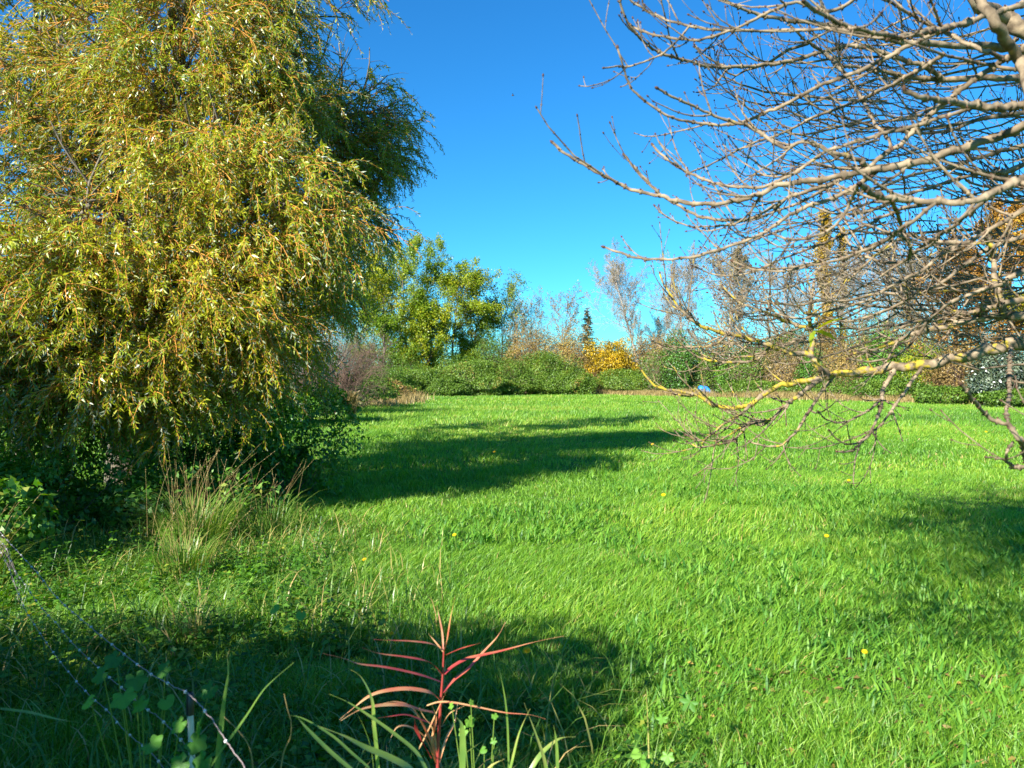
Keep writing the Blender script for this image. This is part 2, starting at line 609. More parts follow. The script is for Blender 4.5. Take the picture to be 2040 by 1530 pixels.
def shrub(name, label, cat, c, r, n, size, leaf, wood=None, stems=14, twigs=3, seed=1, asp=.6, group=None, low=-.3, amp=.3, freq=2.6, rbias=0., inner=.5, gaps=.35, lobes=None, stem_r=.02, fol='foliage', twig_part='stems', tw_len=.25):
    """an uneven leafy heap on stems; c = (x, y), r = (rx, ry, height)"""
    rng = np.random.default_rng(seed)
    base = np.array([c[0], c[1], 0.])
    root = thing(name, label, cat, base, group)
    hz = r[2] * .45
    parts = lobes or [((0, 0, hz), (r[0], r[1], r[2] - hz), 1.0)]
    f = MB()
    tot = sum(k for *_, k in parts)
    tips = []
    for (o, rr, k) in parts:
        cc = base + np.array(o)
        m = max(400, int(n * k / tot))
        p, nr, cl = lumpy(rng, m, cc, rr, amp, freq, inner, low, gaps)
        p[:, 2] = np.abs(p[:, 2] - .03) + .03
        if leaf is not None:
            d = unit(rng.normal(size=p.shape) + nr * .6 - np.array([0, 0, .5]))
            nn = nr * 1.1 + rng.normal(size=p.shape) * .55 + np.array([0, 0, .5])
            L = size * (.6 + .8 * rng.random(len(p)))
            f.leaves(p, d, nn, L, L * asp, np.clip(.5 * cl + .5 * rng.random(len(p)) + rbias, 0, 1))
        if len(p):
            tips.append(p[rng.integers(0, len(p), max(2, int(stems * k / tot)))])
    if leaf is not None:
        f.build(fol, leaf, root)
    if wood is not None:
        tips = np.concatenate(tips)
        m = len(tips)
        b0 = base + np.c_[(tips[:, :2] - base[:2]) * .45 * rng.random((m, 1)), np.full(m, -.05)]
        midp = (b0 + tips) * .5 + np.c_[rng.normal(size=(m, 2)) * .12 * r[0] * .5, np.full(m, .12 * r[2])]
        P = np.stack([b0, b0 * .45 + midp * .55, midp, midp * .45 + tips * .55 + [0, 0, .04 * r[2]], tips], 1)
        Rr = np.broadcast_to(stem_r * np.array([1, .8, .6, .45, .25]), (m, 5))
        s_ = MB()
        s_.tubes(P, Rr, 4)
        if twigs:
            for p_, r_ in grow(rng, P, Rr, [dict(n=twigs * 2, len=tw_len, ang=50, t0=.3, up=-.04, K=5, wob=.18, r=.6, rmin=stem_r * .22), dict(n=twigs, len=.5, ang=40, t0=.2, up=.05, K=3, r=.7, rmin=stem_r * .18)])[1:]:
                s_.tubes(p_, r_, 3)
        s_.build(twig_part, wood, root)
    return root


exec_sections = []
# ------------------------------------------------------------------ the meadow grass (nobody could count it)
rng = np.random.default_rng(11)


def right_edge(y):
    """how far to the right the mown meadow reaches at depth y"""
    return np.where(y > 46, 31 - (y - 46) * .80, 60)


def scatter(rng, d0, d1, dens, margin=1.6, k=.74, xlo=None, xhi=None):
    area = (d1 - d0) * (k * (d0 + d1) + 2 * margin)
    n = int(area * dens)
    y = np.sqrt(d0 ** 2 + rng.random(n * 2) * (d1 ** 2 - d0 ** 2))
    wd = k * y + margin
    x = (rng.random(n * 2) * 2 - 1) * wd
    x, y = x[:n], y[:n]
    if xlo is not None:
        m = (x > xlo)
        x, y = x[m], y[m]
    if xhi is not None:
        m = x < xhi
        x, y = x[m], y[m]
    return x, y


gb = MB()
for d0, d1, dens, h, wd_, K in ((1.2, 4.5, 5000, .105, .0042, 4), (4.5, 8, 3200, .105, .0058, 3), (8, 14, 1250, .11, .0088, 3), (14, 26, 400, .11, .015, 3), (26, 48, 115, .12, .028, 2), (48, 80, 45, .13, .05, 2)):
    x, y = scatter(rng, d0, d1, dens)
    if d1 > 40:
        m = x < right_edge(y)
        x, y = x[m], y[m]
    n = len(x)
    pn = vnoise(x, y, 21, .55)
    pn2 = vnoise(x, y, 22, 1.9)
    pn3 = vnoise(x, y, 23, .12)
    hh = h * (.4 + .9 * rng.random(n)) * (.45 + .9 * pn2) * (.75 + .6 * vnoise(x, y, 29, .3))
    th = rng.random(n) * 6.28
    ld = np.c_[np.cos(th), np.sin(th), np.zeros(n)] * (.25 + .55 * rng.random((n, 1)))
    lodge = np.clip((vnoise(x, y, 24, .45) - .52) * 3, 0, .35)[:, None]      # flattened patches
    ld = ld + lodge * np.array([.9, .15, 0])
    b = np.c_[x, y, gz(x, y) - .01]
    t = np.linspace(0, 1, K)
    P = b[:, None, :] + t[None, :, None] * np.array([0, 0, 1.]) * hh[:, None, None] + (t ** 1.8)[None, :, None] * ld[:, None, :] * hh[:, None, None]
    if K > 2:
        P[:, :, 2] -= (t ** 3)[None] * (hh * .18)[:, None]
    wp = np.array({4: [.8, 1, .7, .06], 3: [.9, .9, .06], 2: [1, .12]}[K])
    W = wp[None] * (wd_ * (.6 + .8 * rng.random(n)))[:, None]
    sdv = np.c_[-np.sin(th), np.cos(th), np.zeros(n)] + rng.normal(size=(n, 3)) * .5
    rnd = np.clip(.10 + .20 * pn + .24 * pn3 + .18 * pn2 + .62 * (rng.random(n) - .22) - .22 * np.clip((vnoise(x, y, 27, .22) - .6) * 6, 0, 1), 0, .97)
    rnd = np.where(rng.random(n) < .012 + .05 * (vnoise(x, y, 28, .8) > .72), 1.0, rnd)
    gb.ribbons(P, W, sdv, rnd)
tag(gb.build('grass', M_grass), 'bright green meadow grass filling the field', 'grass', None, 'stuff')

# broad upright plantain-like leaves standing in patches among the grass
hb = MB()
for d0, d1, dens, sz in ((2.5, 6, 95, .66), (6, 12, 55, .85), (12, 22, 8, 1.0)):
    x, y = scatter(rng, d0, d1, dens)
    m = (vnoise(x, y, 31, .45) + .35 * vnoise(x, y, 32, 1.7) > .70) & (x > -2.2 - .1 * y)
    x, y = x[m], y[m]
    per = 4
    x = np.repeat(x, per) + rng.normal(size=len(x) * per) * .03
    y = np.repeat(y, per) + rng.normal(size=len(y) * per) * .03
    n = len(x)
    th = rng.random(n) * 6.28
    lean = .3 + 1.0 * rng.random(n)
    hh = sz * (.09 + .11 * rng.random(n))
    t = np.array([0, .3, .65, 1.])
    out = np.c_[np.cos(th), np.sin(th), np.zeros(n)]
    b = np.c_[x, y, gz(x, y)]
    P = b[:, None, :] + t[None, :, None] * hh[:, None, None] * np.array([0, 0, 1.]) + (t ** 1.7)[None, :, None] * (out * (hh * lean)[:, None])[:, None, :]
    P[:, 3, 2] -= hh * .12 * lean
    W = np.array([.25, .85, 1, .12])[None] * (sz * (.013 + .013 * rng.random(n)))[:, None]
    hb.ribbons(P, W, np.c_[-np.sin(th), np.cos(th), np.zeros(n)], np.clip(rng.random(n), 0, 1))
tag(hb.build('meadow_herbs', M_herb), 'broad upright leaves growing in patches through the meadow grass', 'herbs', None, 'stuff')

# the strip of dead grass along the far edge of the field
db = MB()
n = 30000
tt = rng.random(n)
y = 74 - 30 * tt + rng.normal(size=n) * .7
x = 9 + 25 * tt + rng.normal(size=n) * .9
extra = 5000
x = np.r_[x, -8.2 + rng.normal(size=extra) * .8]
y = np.r_[y, 52 + rng.normal(size=extra) * 3]
n = len(x)
hh = .55 * (.3 + .9 * rng.random(n)) * (.5 + vnoise(x, y, 41, .3))
th = rng.random(n) * 6.28
ld = np.c_[np.cos(th), np.sin(th), np.zeros(n)] * .5
t = np.linspace(0, 1, 3)
P = np.c_[x, y, np.zeros(n)][:, None, :] + t[None, :, None] * hh[:, None, None] * np.array([0, 0, 1.]) + (t ** 2)[None, :, None] * ld[:, None, :] * hh[:, None, None]
db.ribbons(P, np.array([1, .8, .1])[None] * .035, np.c_[-np.sin(th), np.cos(th), np.zeros(n)], rng.random(n))
tag(db.build('dry_grass', M_dry), 'strip of dead tan grass along the far edge of the field', 'grass', None, 'stuff')

# ------------------------------------------------------------------ the willow
def droopers(rng, starts, dirs, L, K=7, drop=.55, wob=.12):
    d = unit(dirs)
    pts = [starts]
    for k in range(K - 1):
        d = unit(d + np.array([0, 0, -1.]) * drop * (.35 + k * .22) + rng.normal(size=d.shape) * wob)
        pts.append(pts[-1] + d * (L / (K - 1))[:, None])
    return np.stack(pts, 1)


def willow_crown(rng, clumps, hub, shoots, leaves, per=30, leafL=.098):
    for (x, y, D, rx, ry, rz, n, Lm, gapf) in clumps:
        c = px(x, y, D)
        d = rdir(rng, n * 3)
        k2 = rng.normal(size=(6, 3)) * 2.2
        ph = rng.random(6) * 6.28
        p = c + d * (rng.random(len(d)) ** .45)[:, None] * np.array([rx, ry, rz])
        g2 = np.cos(p @ k2.T + ph).mean(1)
        p = p[(g2 > -.25 * (1 - gapf) - .05) | (rng.random(len(p)) > gapf)][:n]
        ns = max(6, len(p) // 8)
        p = p[:ns]
        out = p - c
        out[:, 2] *= .5
        away = np.c_[p[:, 0] - hub[0], (p[:, 1] - hub[1]) * .8, np.full(ns, .25)]
        sd_ = unit(unit(away) * .9 + unit(out) * .35 + rng.normal(size=(ns, 3)) * .38 + np.array([.12, -.12, .12]))
        SL = Lm * (.75 + .6 * rng.random(ns))
        SP = droopers(rng, p - sd_ * (SL * .5)[:, None], sd_, SL, 7, .20, .12)
        shoots.tubes(SP, np.linspace(.010, .004, 7)[None] * np.ones((ns, 1)), 4, rng.random(ns))
        per_s = max(4, int(round(n / ns)))
        T = ns * per_s
        si = np.repeat(np.arange(ns), per_s)
        f0 = np.tile((np.arange(per_s) + .6) / per_s, ns) * 5.4 + rng.random(T) * .5
        k0 = np.clip(f0.astype(int), 0, 5)
        st = SP[si, k0] * (1 - (f0 - k0))[:, None] + SP[si, k0 + 1] * (f0 - k0)[:, None]
        dirs = unit(unit(SP[si, k0 + 1] - SP[si, k0]) * .9 + rng.normal(size=(T, 3)) * .42)
        L = Lm * (.45 + .5 * rng.random(T)) * (1.1 - .35 * f0 / 6)
        P = droopers(rng, st, dirs, L, 7, .24, .13)
        m = T
        sprn = rng.random(ns)[si]
        shoots.tubes(P, (np.linspace(.0072, .0022, 7))[None] * (.8 + .5 * rng.random((m, 1))), 3, rng.random(m))
        # leaves, alternating along each shoot
        T, K, _ = P.shape
        q = (np.arange(per) + .5) / per
        f = (.12 + .88 * q)[None] * (K - 1) + rng.normal(size=(T, per)) * .05
        f = np.clip(f, 0, K - 1.001)
        i0 = f.astype(int)
        fr = (f - i0)[..., None]
        ti = np.arange(T)[:, None]
        pos = P[ti, i0] * (1 - fr) + P[ti, i0 + 1] * fr
        tan = unit(P[ti, i0 + 1] - P[ti, i0])
        az = (np.arange(per)[None] * 2.4 + rng.random((T, 1)) * 6.28)
        sx = unit(np.cross(tan, np.array([.1, .2, 1.])))
        sy = np.cross(tan, sx)
        rad = np.cos(az)[..., None] * sx + np.sin(az)[..., None] * sy
        ld = unit(tan * .8 + rad * .75 - np.array([0, 0, .22]) + rng.normal(size=tan.shape) * .15)
        nn = rad * -.55 + tan * .75 + np.array([-.15, -.2, .55]) + rng.normal(size=tan.shape) * .55
        keep = rng.random((T, per)) < .92
        pos, ld, nn = pos[keep], ld[keep], nn[keep]
        sh = np.repeat(sprn[:, None], per, 1)[keep]
        tipf = np.broadcast_to(q[None], (T, per))[keep]
        LL = leafL * (.6 + .7 * rng.random(len(pos))) * (1 - .35 * tipf)
        cl = vnoise(pos[:, 0] + pos[:, 2] * .6, pos[:, 1] - pos[:, 2] * .8, 5, .9)
        rnd = np.clip(.30 * sh + .33 * cl + .42 * rng.random(len(pos)) - .02, 0, 1)
        leaves.leaves(pos, ld, nn, LL, LL * .23, rnd, curl=.1, fold=.1)


rng = np.random.default_rng(5)
WT = np.array([-6.6, 12.6, 0.])
willow = thing('willow_tree', 'big willow on the left with drooping yellow-green shoots reaching over the meadow', 'tree', WT)
lm = MB()
P, Rr = stem_of([WT - [0, 0, .2], WT + [.1, 0, 1.4], WT + [.35, -.1, 3.0], WT + [.5, -.1, 4.2]], .34, .24, 12)
lm.tubes(P, Rr, 10)
lm.build('trunk', M_bark, willow, True)
front = [
    (560, 420, 9.8, 1.25, 1.0, .95, 620, .95, .5), (420, 330, 9.9, 1.1, 1.0, .8, 480, .95, .5), (600, 520, 10.6, .70, .9, .85, 330, .95, .4),
    (150, 470, 9.1, 1.5, .9, .75, 560, .9, .45), (60, 600, 8.6, 1.3, .8, .8, 480, .85, .3), (300, 560, 9.0, 1.3, .8, .75, 520, .95, .4),
    (480, 590, 9.6, 1.1, .8, .8, 460, 1.0, .35), (180, 680, 8.8, 1.2, .7, .55, 380, .85, .35), (390, 690, 9.3, 1.1, .7, .55, 380, .9, .4),
    (500, 650, 10.1, .75, .7, .6, 240, 1.0, .35), (20, 700, 8.4, .9, .6, .5, 240, .8, .4), (300, 200, 10.6, 1.2, 1.0, .9, 420, .9, .75),
    (450, 110, 10.8, 1.0, 1.0, 1.0, 480, .95, .55), (530, 60, 11.2, .65, .8, .9, 330, .9, .6), (380, -20, 11.2, 1.6, 1.0, .9, 480, .9, .6),
    (150, 330, 11.2, 1.3, 1.0, .9, 380, .9, .8), (120, 180, 11.4, 1.3, 1.0, .9, 300, .9, .85), (545, 220, 11.2, .65, .8, .7, 300, .9, .55),
    (240, 80, 11.2, 1.2, 1.0, 1.0, 300, .9, .75), (450, -110, 11.5, 1.2, 1.0, .7, 360, .95, .5), (-120, 500, 9.5, 1.2, 1.0, 1.6, 420, .9, .4), (-60, 200, 11.0, 1.2, 1.0, 1.3, 240, .9, .6),
    (660, -50, 11.6, .5, .5, .35, 40, 1.0, .4), (110, 760, 8.6, 1.2, .6, .4, 260, .8, .4), (330, 770, 9.2, 1.0, .6, .4, 240, .85, .4),
]
rear = [
    (690, 270, 13.6, .95, 1.2, .95, 400, 1.0, .4), (765, 255, 13.9, .55, 1.0, .75, 300, .9, .4), (680, 430, 13.2, .6, 1.0, .5, 280, .95, .45),
    (610, 330, 13.4, 1.1, 1.2, 1.1, 380, .95, .5), (640, 190, 13.6, .5, 1.0, .5, 160, .9, .55), (650, 560, 13.4, .55, 1.0, .7, 320, .95, .4),
    (450, 300, 13.8, 1.6, 1.2, 1.8, 520, .95, .6), (520, 620, 12.8, 1.3, 1.0, 1.2, 420, .95, .4), (250, 420, 13.2, 1.8, 1.2, 1.8, 420, .9, .6), (200, 690, 11.5, 2.0, 1.0, 1.0, 420, .9, .4),
    (740, 330, 13.7, .5, .8, .6, 160, .9, .4),
]
sh_, lf_ = MB(), MB()
willow_crown(rng, front, np.array([-4.9, 11.2, 0]), sh_, lf_, 27)
willow_crown(rng, rear, np.array([-5.4, 13.0, 0]), sh_, lf_, 25)
sh_.build('shoots', M_wshoot, willow)
lf_.build('foliage', M_willow, willow)
for k, cl_ in enumerate(front + rear):
    c = px(*cl_[:3])
    top = WT + np.array([.35, -.1, 2.4 + 1.6 * rng.random()])
    hi = max(c[2] + .2, top[2] + .5)
    m1 = top * .6 + c * .4
    m1[2] = top[2] * .3 + hi * .7
    P, Rr = stem_of([top, m1, c * .8 + m1 * .2 + [0, 0, .35], c], .085 + .04 * rng.random(), .012, 14)
    P[0, 1:-1] += rng.normal(size=(12, 3)) * .04
    lb = MB()
    lv = grow(rng, P, Rr, [dict(n=11, len=.32, ang=45, t0=.3, up=.08, K=5, r=.5), dict(n=4, len=.5, ang=40, t0=.2, up=-.05, K=4, r=.55, rmin=.004)])
    lb.tubes(*lv[0], 6)
    lb.tubes(*lv[1], 4)
    lb.tubes(*lv[2], 3)
    lb.build('limb', M_bark, willow, True)

# the yellowing broad-leaved tree at the left edge
t_ = tree('broadleaf_tree', 'half bare tree with broad yellowing leaves beyond the willow at the left edge', 'tree', (-9.6, 14.4), 11.5,
          [dict(n=16, len=.34, ang=55, t0=.25, up=.12, K=6, r=.5), dict(n=9, len=.5, ang=45, t0=.2, up=.08, K=5, r=.5, rmin=.006), dict(n=4, len=.45, ang=40, t0=.2, up=.0, K=4, r=.6, rmin=.004)],
          M_bark, M_yellow_tree, 34000, .10, 8, lean=(1.6, -.4), r0=.17, leaf_kw=dict(asp=.42, spread=.08))

# ------------------------------------------------------------------ undergrowth below the willow
G = 'brambles under the willow'
und = [
    (-6.6, 10.4, 2.1, 1.3, 2.5, 12000, 'dark tall bramble at the left edge under the willow shoots'),
    (-4.7, 11.0, 1.6, 1.3, 2.2, 9500, 'dark bramble in the deepest shade under the middle of the willow'),
    (-3.6, 11.6, 1.2, 1.0, 1.5, 6000, 'low dark bramble at the right foot of the willow behind the tall grass tussock'),
    (-5.6, 8.6, 1.3, .8, 1.0, 4200, 'bramble with sunlit leaf tips in front of the dark thicket at the left'),
    (-4.1, 8.9, 1.0, .8, .75, 3200, 'low bramble patch just left of the tall grass tussock'),
]
for i, (x, y, rx, ry, h, n, lab) in enumerate(und):
    shrub('bramble', lab, 'bramble', (x, y), (rx, ry, h), n, .072, M_weed, M_purple, 60, 2, 60 + i, .55, G, amp=.6, freq=4, stem_r=.006, inner=.2, low=-.95, gaps=.9)
shrub('bramble', 'leafy bramble with pale toothed leaves at the left edge above the fence net', 'bramble', (-4.75, 6.7), (.55, .5, .95), 1500, .075, M_weed, M_purple, 14, 2, 71, .7, None, stem_r=.006, rbias=.12, inner=.3)

# ground-hugging weeds of the left corner
wb = MB()
n = 5200
x = -6.5 + 7.4 * rng.random(n)
y = 1.6 + 7.6 * rng.random(n)
edge = -.75 - .28 * (y - 4) + .5 * (vnoise(x, y, 51, .8) - .5)
m = (x < np.where(y < 4.6, .55 + .25 * rng.normal(size=n), edge)) & (vnoise(x, y, 52, .9) > .28)
x, y = x[m], y[m]
n = len(x)
hs_ = (.10 + .26 * rng.random(n) ** 1.6) * (.6 + .9 * vnoise(x, y, 53, .7)) * np.where(x > -.3, .5, 1)
lean = rng.normal(size=(n, 2)) * .12
t = np.linspace(0, 1, 4)
base_ = np.c_[x, y, gz(x, y)]
P = base_[:, None, :] + t[None, :, None] * np.c_[lean, hs_][:, None, :]
wb.ribbons(P, .004, None, .2)
per = 12
ti = np.repeat(np.arange(n), per)
tq = np.tile((np.arange(per) // 2 + 1) / (per / 2), n)
pos = base_[ti] + np.c_[lean, hs_][ti] * tq[:, None]
az = np.tile(np.arange(per) % 2 * np.pi + (np.arange(per) // 2) * 1.57, n) + np.repeat(rng.random(n) * 6.28, per)
d = np.c_[np.cos(az), np.sin(az), -.25 + .5 * rng.random(len(az))]
big = np.repeat(.030 + .045 * rng.random(n) ** 1.5, per) * (1.25 - .5 * tq)
wb.leaves(pos, d, np.array([0, 0, 1.]) + rng.normal(size=d.shape) * .3, big, big * np.repeat(.45 + .35 * rng.random(n), per), np.clip(np.repeat(rng.random(n), per) * .7 + .3 * rng.random(len(az)), 0, 1))
tag(wb.build('low_weeds', M_weed), 'nettles and low weeds covering the ground in the left corner', 'weeds', None, 'stuff')
# coarse long grass in the same corner
cb = MB()
n = 15000
x = -6.5 + 7.6 * rng.random(n)
y = 1.5 + 7.8 * rng.random(n)
m = (x < np.where(y < 4.4, .25 + .35 * rng.normal(size=n), -.2 - .35 * (y - 4) + .5 * rng.normal(size=n))) & (vnoise(x, y, 55, 1.1) > .35)
x, y = x[m], y[m]
n = len(x)
hh = (.16 + .28 * rng.random(n)) * (.6 + .8 * vnoise(x, y, 56, .9))
th = rng.random(n) * 6.28
out = np.c_[np.cos(th), np.sin(th), np.zeros(n)]
t = np.linspace(0, 1, 5)
b = np.c_[x, y, gz(x, y)]
P = b[:, None, :] + t[None, :, None] * hh[:, None, None] * np.array([0, 0, 1.]) + (t ** 2)[None, :, None] * (out * (hh * (.3 + .8 * rng.random(n)))[:, None])[:, None, :]
P[:, :, 2] -= (t ** 3)[None] * (hh * .35)[:, None]
cb.ribbons(P, np.array([.7, 1, .9, .6, .05])[None] * (.005 + .007 * rng.random(n))[:, None], np.c_[-np.sin(th), np.cos(th), np.zeros(n)], np.clip(rng.random(n) ** 1.8, 0, 1))
tag(cb.build('coarse_grass', M_tuss), 'long coarse grass mixed with dry blades in the left corner', 'grass', None, 'stuff')

# tall tussocks with dry seed stalks
def tussock(label, xy, n, h, spread, seed, dry=.5):
    rng = np.random.default_rng(seed)
    base = np.array([xy[0], xy[1], 0.])
    root = thing('grass_tussock', label, 'grass tussock', base, 'tall grass tussocks')
    th = rng.random(n) * 6.28
    out = np.c_[np.cos(th), np.sin(th), np.zeros(n)]
    hh = h * (.35 + .55 * rng.random(n))
    b = base + out * (rng.random((n, 1)) ** .5 * spread * .45)
    t = np.linspace(0, 1, 6)
    P = b[:, None, :] + t[None, :, None] * hh[:, None, None] * np.array([0, 0, 1.]) + (t ** 2.2)[None, :, None] * (out * (hh * (.2 + .7 * rng.random(n)))[:, None])[:, None, :]
    P[:, :, 2] -= (t ** 3.5)[None] * (hh * .3)[:, None]
    f = MB()
    f.ribbons(P, np.array([.7, 1, .95, .8, .5, .05])[None] * (.006 + .005 * rng.random(n))[:, None], np.c_[-np.sin(th), np.cos(th), np.zeros(n)], np.clip(dry * .8 + .6 * (rng.random(n) - .5), 0, 1))
    f.build('blades', M_tuss, root)
    m = int(n * .09)
    th = rng.random(m) * 6.28
    out = np.c_[np.cos(th) + .5, np.sin(th) * .6, np.zeros(m)]
    hh = h * (.75 + .4 * rng.random(m))
    b = base + rng.normal(size=(m, 3)) * [spread * .25, spread * .2, 0]
    P = b[:, None, :] + t[None, :, None] * hh[:, None, None] * np.array([0, 0, 1.]) + (t ** 2)[None, :, None] * (out * (hh * (.1 + .4 * rng.random(m)))[:, None])[:, None, :]
    s = MB()
    s.tubes(P, np.linspace(.0022, .0008, 6)[None], 3, .8)
    tip = P[:, -1]
    for k in range(5):
        s.leaves(P[:, -2] * (k / 7) + tip * (1 - k / 7), P[:, -1] - P[:, -2] + rng.normal(size=tip.shape) * .05, rng.normal(size=tip.shape), .022, .005, .85)
    s.build('seed_stalks', M_dry, root)
    return root


tussock('tall tussock of green and straw coloured grass at the foot of the willow', (-3.35, 7.8), 520, .95, .8, 3, .48)
tussock('shorter yellowed tussock just left of the tallest one', (-3.0, 6.7), 260, .55, .6, 4, .52)
tussock('thin tussock of leaning stalks right of the tallest one', (-2.75, 8.4), 150, .75, .7, 6, .45)
tussock('small straw yellow tussock in the left corner weeds', (-2.15, 5.0), 60, .42, .2, 7, .95)
tussock('green tussock at the left edge behind the fence net', (-4.5, 6.3), 260, .7, .4, 9, .5)

# ------------------------------------------------------------------ hedge along the left side of the field
shrub('bramble', 'low dark green bramble clump jutting into the meadow right of the willow', 'bramble', (-7.6, 29.5), (1.7, 1.8, 1.35), 5000, .13, M_ivy, M_purple, 14, 2, 80, .7, None, stem_r=.012)
shrub('bramble', 'bramble clump beside the bare purplish shrub, with reddish stems', 'bramble', (-8.6, 25.5), (1.6, 2.2, 1.3), 5000, .12, M_weed, M_purple, 14, 2, 82, .7, None, stem_r=.012)
shrub('bramble', 'brownish green bramble between the bare shrub and the field edge', 'bramble', (-8.9, 42), (2.3, 4.0, 2.0), 5500, .16, M_mound, M_purple, 40, 3, 83, .6, None, rbias=-.05, stem_r=.014)
shrub('bramble', 'half dead bramble with tan stems at the left corner of the far hedge', 'bramble', (-8.9, 52), (2.0, 3.0, 1.7), 2600, .17, M_brownleaf, M_tan, 60, 3, 84, .5, None, stem_r=.014)
shrub('bare_shrub', 'leafless purplish brown shrub right of the willow', 'shrub', (-8.6, 35), (3.0, 2.6, 4.9), 0, .1, None, M_purple, 260, 5, 85, .5, None, stem_r=.016, tw_len=.34, low=-.9, inner=.3)
shrub('bare_shrub', 'leafless brown shrub half hidden behind the willow shoots', 'shrub', (-9.3, 27), (2.4, 2.2, 4.2), 900, .10, M_brownleaf, M_purple, 160, 5, 86, .5, None, stem_r=.014, tw_len=.34, low=-.9, inner=.3)
t_ = tree('crooked_tree', 'small dark crooked tree with a leaning trunk between the willow and the bare shrub', 'tree', (-8.1, 29.5), 3.6,
          [dict(n=9, len=.55, ang=60, t0=.3, up=.05, K=6, r=.6, wob=.25), dict(n=6, len=.5, ang=45, t0=.2, up=.05, K=5, r=.6, rmin=.012), dict(n=4, len=.5, ang=40, t0=.2, K=4, r=.6, rmin=.008)], M_bark, None, 0, .1, 12, lean=(.9, 0), r0=.12)
rs = np.random.default_rng(2)
pl = thing('dead_plume', 'pale dead seed plume standing at the edge of the bramble clump', 'dry plant', (-6.35, 29.2, 0))
pm = MB()
b = np.array([-6.35, 29.2, 0]) + rs.normal(size=(300, 3)) * [.05, .05, 0]
hh = .55 + .65 * rs.random(300)
sp_ = rs.normal(size=(300, 2)) * .07
P = np.stack([b, b + np.c_[sp_ * .4, hh * .5], b + np.c_[sp_ * 1.5, hh], b + np.c_[sp_ * 2.4, hh * 1.04]], 1)
pm.ribbons(P, np.array([.015, .02, .035, .02])[None], rdir(rs, 300), rs.random(300))
pm.build('plume', M_dry, pl)

# ------------------------------------------------------------------ the far hedge and trees
def gp(x, D):
    return (lat(x, D), D)


LOC_SPEC = [dict(n=22, len=.44, ang=56, t0=.15, up=.10, K=6, r=.5, prof=lambda t: .6 + 1.3 * t * (1 - t) + .1 * (1 - t)), dict(n=8, len=.48, ang=48, t0=.2, up=.06, K=5, r=.5, rmin=.02), dict(n=5, len=.45, ang=45, t0=.15, up=.0, K=4, r=.6, rmin=.014)]
for x, D, h, lean_, nl, sd_, lab in (
    (812, 80, 13.4, -.6, 34000, 21, 'tall yellow-green tree at the left end of the far hedge'),
    (900, 79, 11.6, .7, 30000, 22, 'yellow-green tree with a spreading right side, second in the far hedge'),
    (850, 75, 8.0, .1, 24000, 23, 'low green and yellow tree in front of the tall yellow-green ones'),
    (762, 74, 10.3, .2, 20000, 24, 'yellow-green tree against the right edge of the willow'),
    (940, 81, 8.6, .6, 14000, 29, 'small yellow-green tree at the right end of the yellow-green group')):
    tree('locust_tree', lab, 'tree', gp(x, D), h, LOC_SPEC, M_bark, M_locust, nl, .17, sd_, lean=(lean_, 0), r0=.15, leaf_kw=dict(spread=.2, asp=.6, tone_scale=.35))
SLIM = [dict(n=18, len=.56, ang=44, t0=.15, up=.16, K=6, r=.5, prof=lambda t: .5 + 1.5 * t * (1 - t)), dict(n=9, len=.46, ang=42, t0=.15, up=.10, K=5, r=.5, rmin=.016), dict(n=6, len=.48, ang=42, t0=.15, up=.05, K=4, r=.6, rmin=.011)]
tree('slender_tree', 'slender half bare tree with dark green top right of the yellow-green trees', 'tree', gp(1000, 82), 9.6, SLIM, M_bark, M_locust, 4200, .17, 25, r0=.1, leaf_kw=dict(rbias=-.12, spread=.2))
tree('slender_tree', 'thin leafless tree with pale twigs left of the fir', 'tree', gp(1058, 84), 8.0, SLIM, M_tan, M_sparse, 900, .14, 26, r0=.08)
tree('slender_tree', 'sparse reddish brown tree next to the fir', 'tree', gp(1120, 84), 8.8, SLIM, M_purple, M_brownleaf, 2200, .14, 27, r0=.09)
tree('slender_tree', 'leafless tree with fine grey twigs between the slender green tree and the brown shrub', 'tree', gp(1030, 86), 8.4, SLIM, M_tan, M_sparse, 700, .14, 28, r0=.08)

shrub('brown_shrub', 'pinkish brown half bare shrub above the bramble bank', 'shrub', gp(1050, 77), (3.0, 1.8, 7.6), 14000, .14, M_brownleaf, M_tan, 130, 4, 31, .5, None, stem_r=.026, low=-.95, inner=.3, amp=.4)
shrub('brown_shrub', 'orange brown shrub below the fir', 'shrub', gp(1130, 77), (3.4, 1.8, 7.3), 18000, .14, M_brownleaf, M_tan, 110, 4, 32, .5, None, stem_r=.026, rbias=.12, low=-.95, inner=.3, amp=.4)
shrub('brown_shrub', 'dark twiggy shrub behind the bramble bank, right of the yellow-green trees', 'shrub', gp(975, 77), (2.8, 1.8, 6.4), 14000, .14, M_mound, M_purple, 90, 4, 33, .5, None, stem_r=.026, rbias=-.12, low=-.95, inner=.3, amp=.4)
shrub('olive_shrub', 'olive shrub under the tall yellow-green tree', 'shrub', gp(800, 73), (3.0, 1.8, 4.2), 8000, .16, M_mound, M_purple, 70, 4, 35, .5, None, stem_r=.026, rbias=-.02, low=-.95, inner=.3, amp=.4)
shrub('olive_shrub', 'dark olive shrub below the spreading yellow-green tree', 'shrub', gp(905, 76), (3.4, 1.8, 4.8), 9000, .16, M_locust, M_purple, 70, 4, 36, .5, None, stem_r=.026, rbias=-.1, low=-.95, inner=.3, amp=.4)
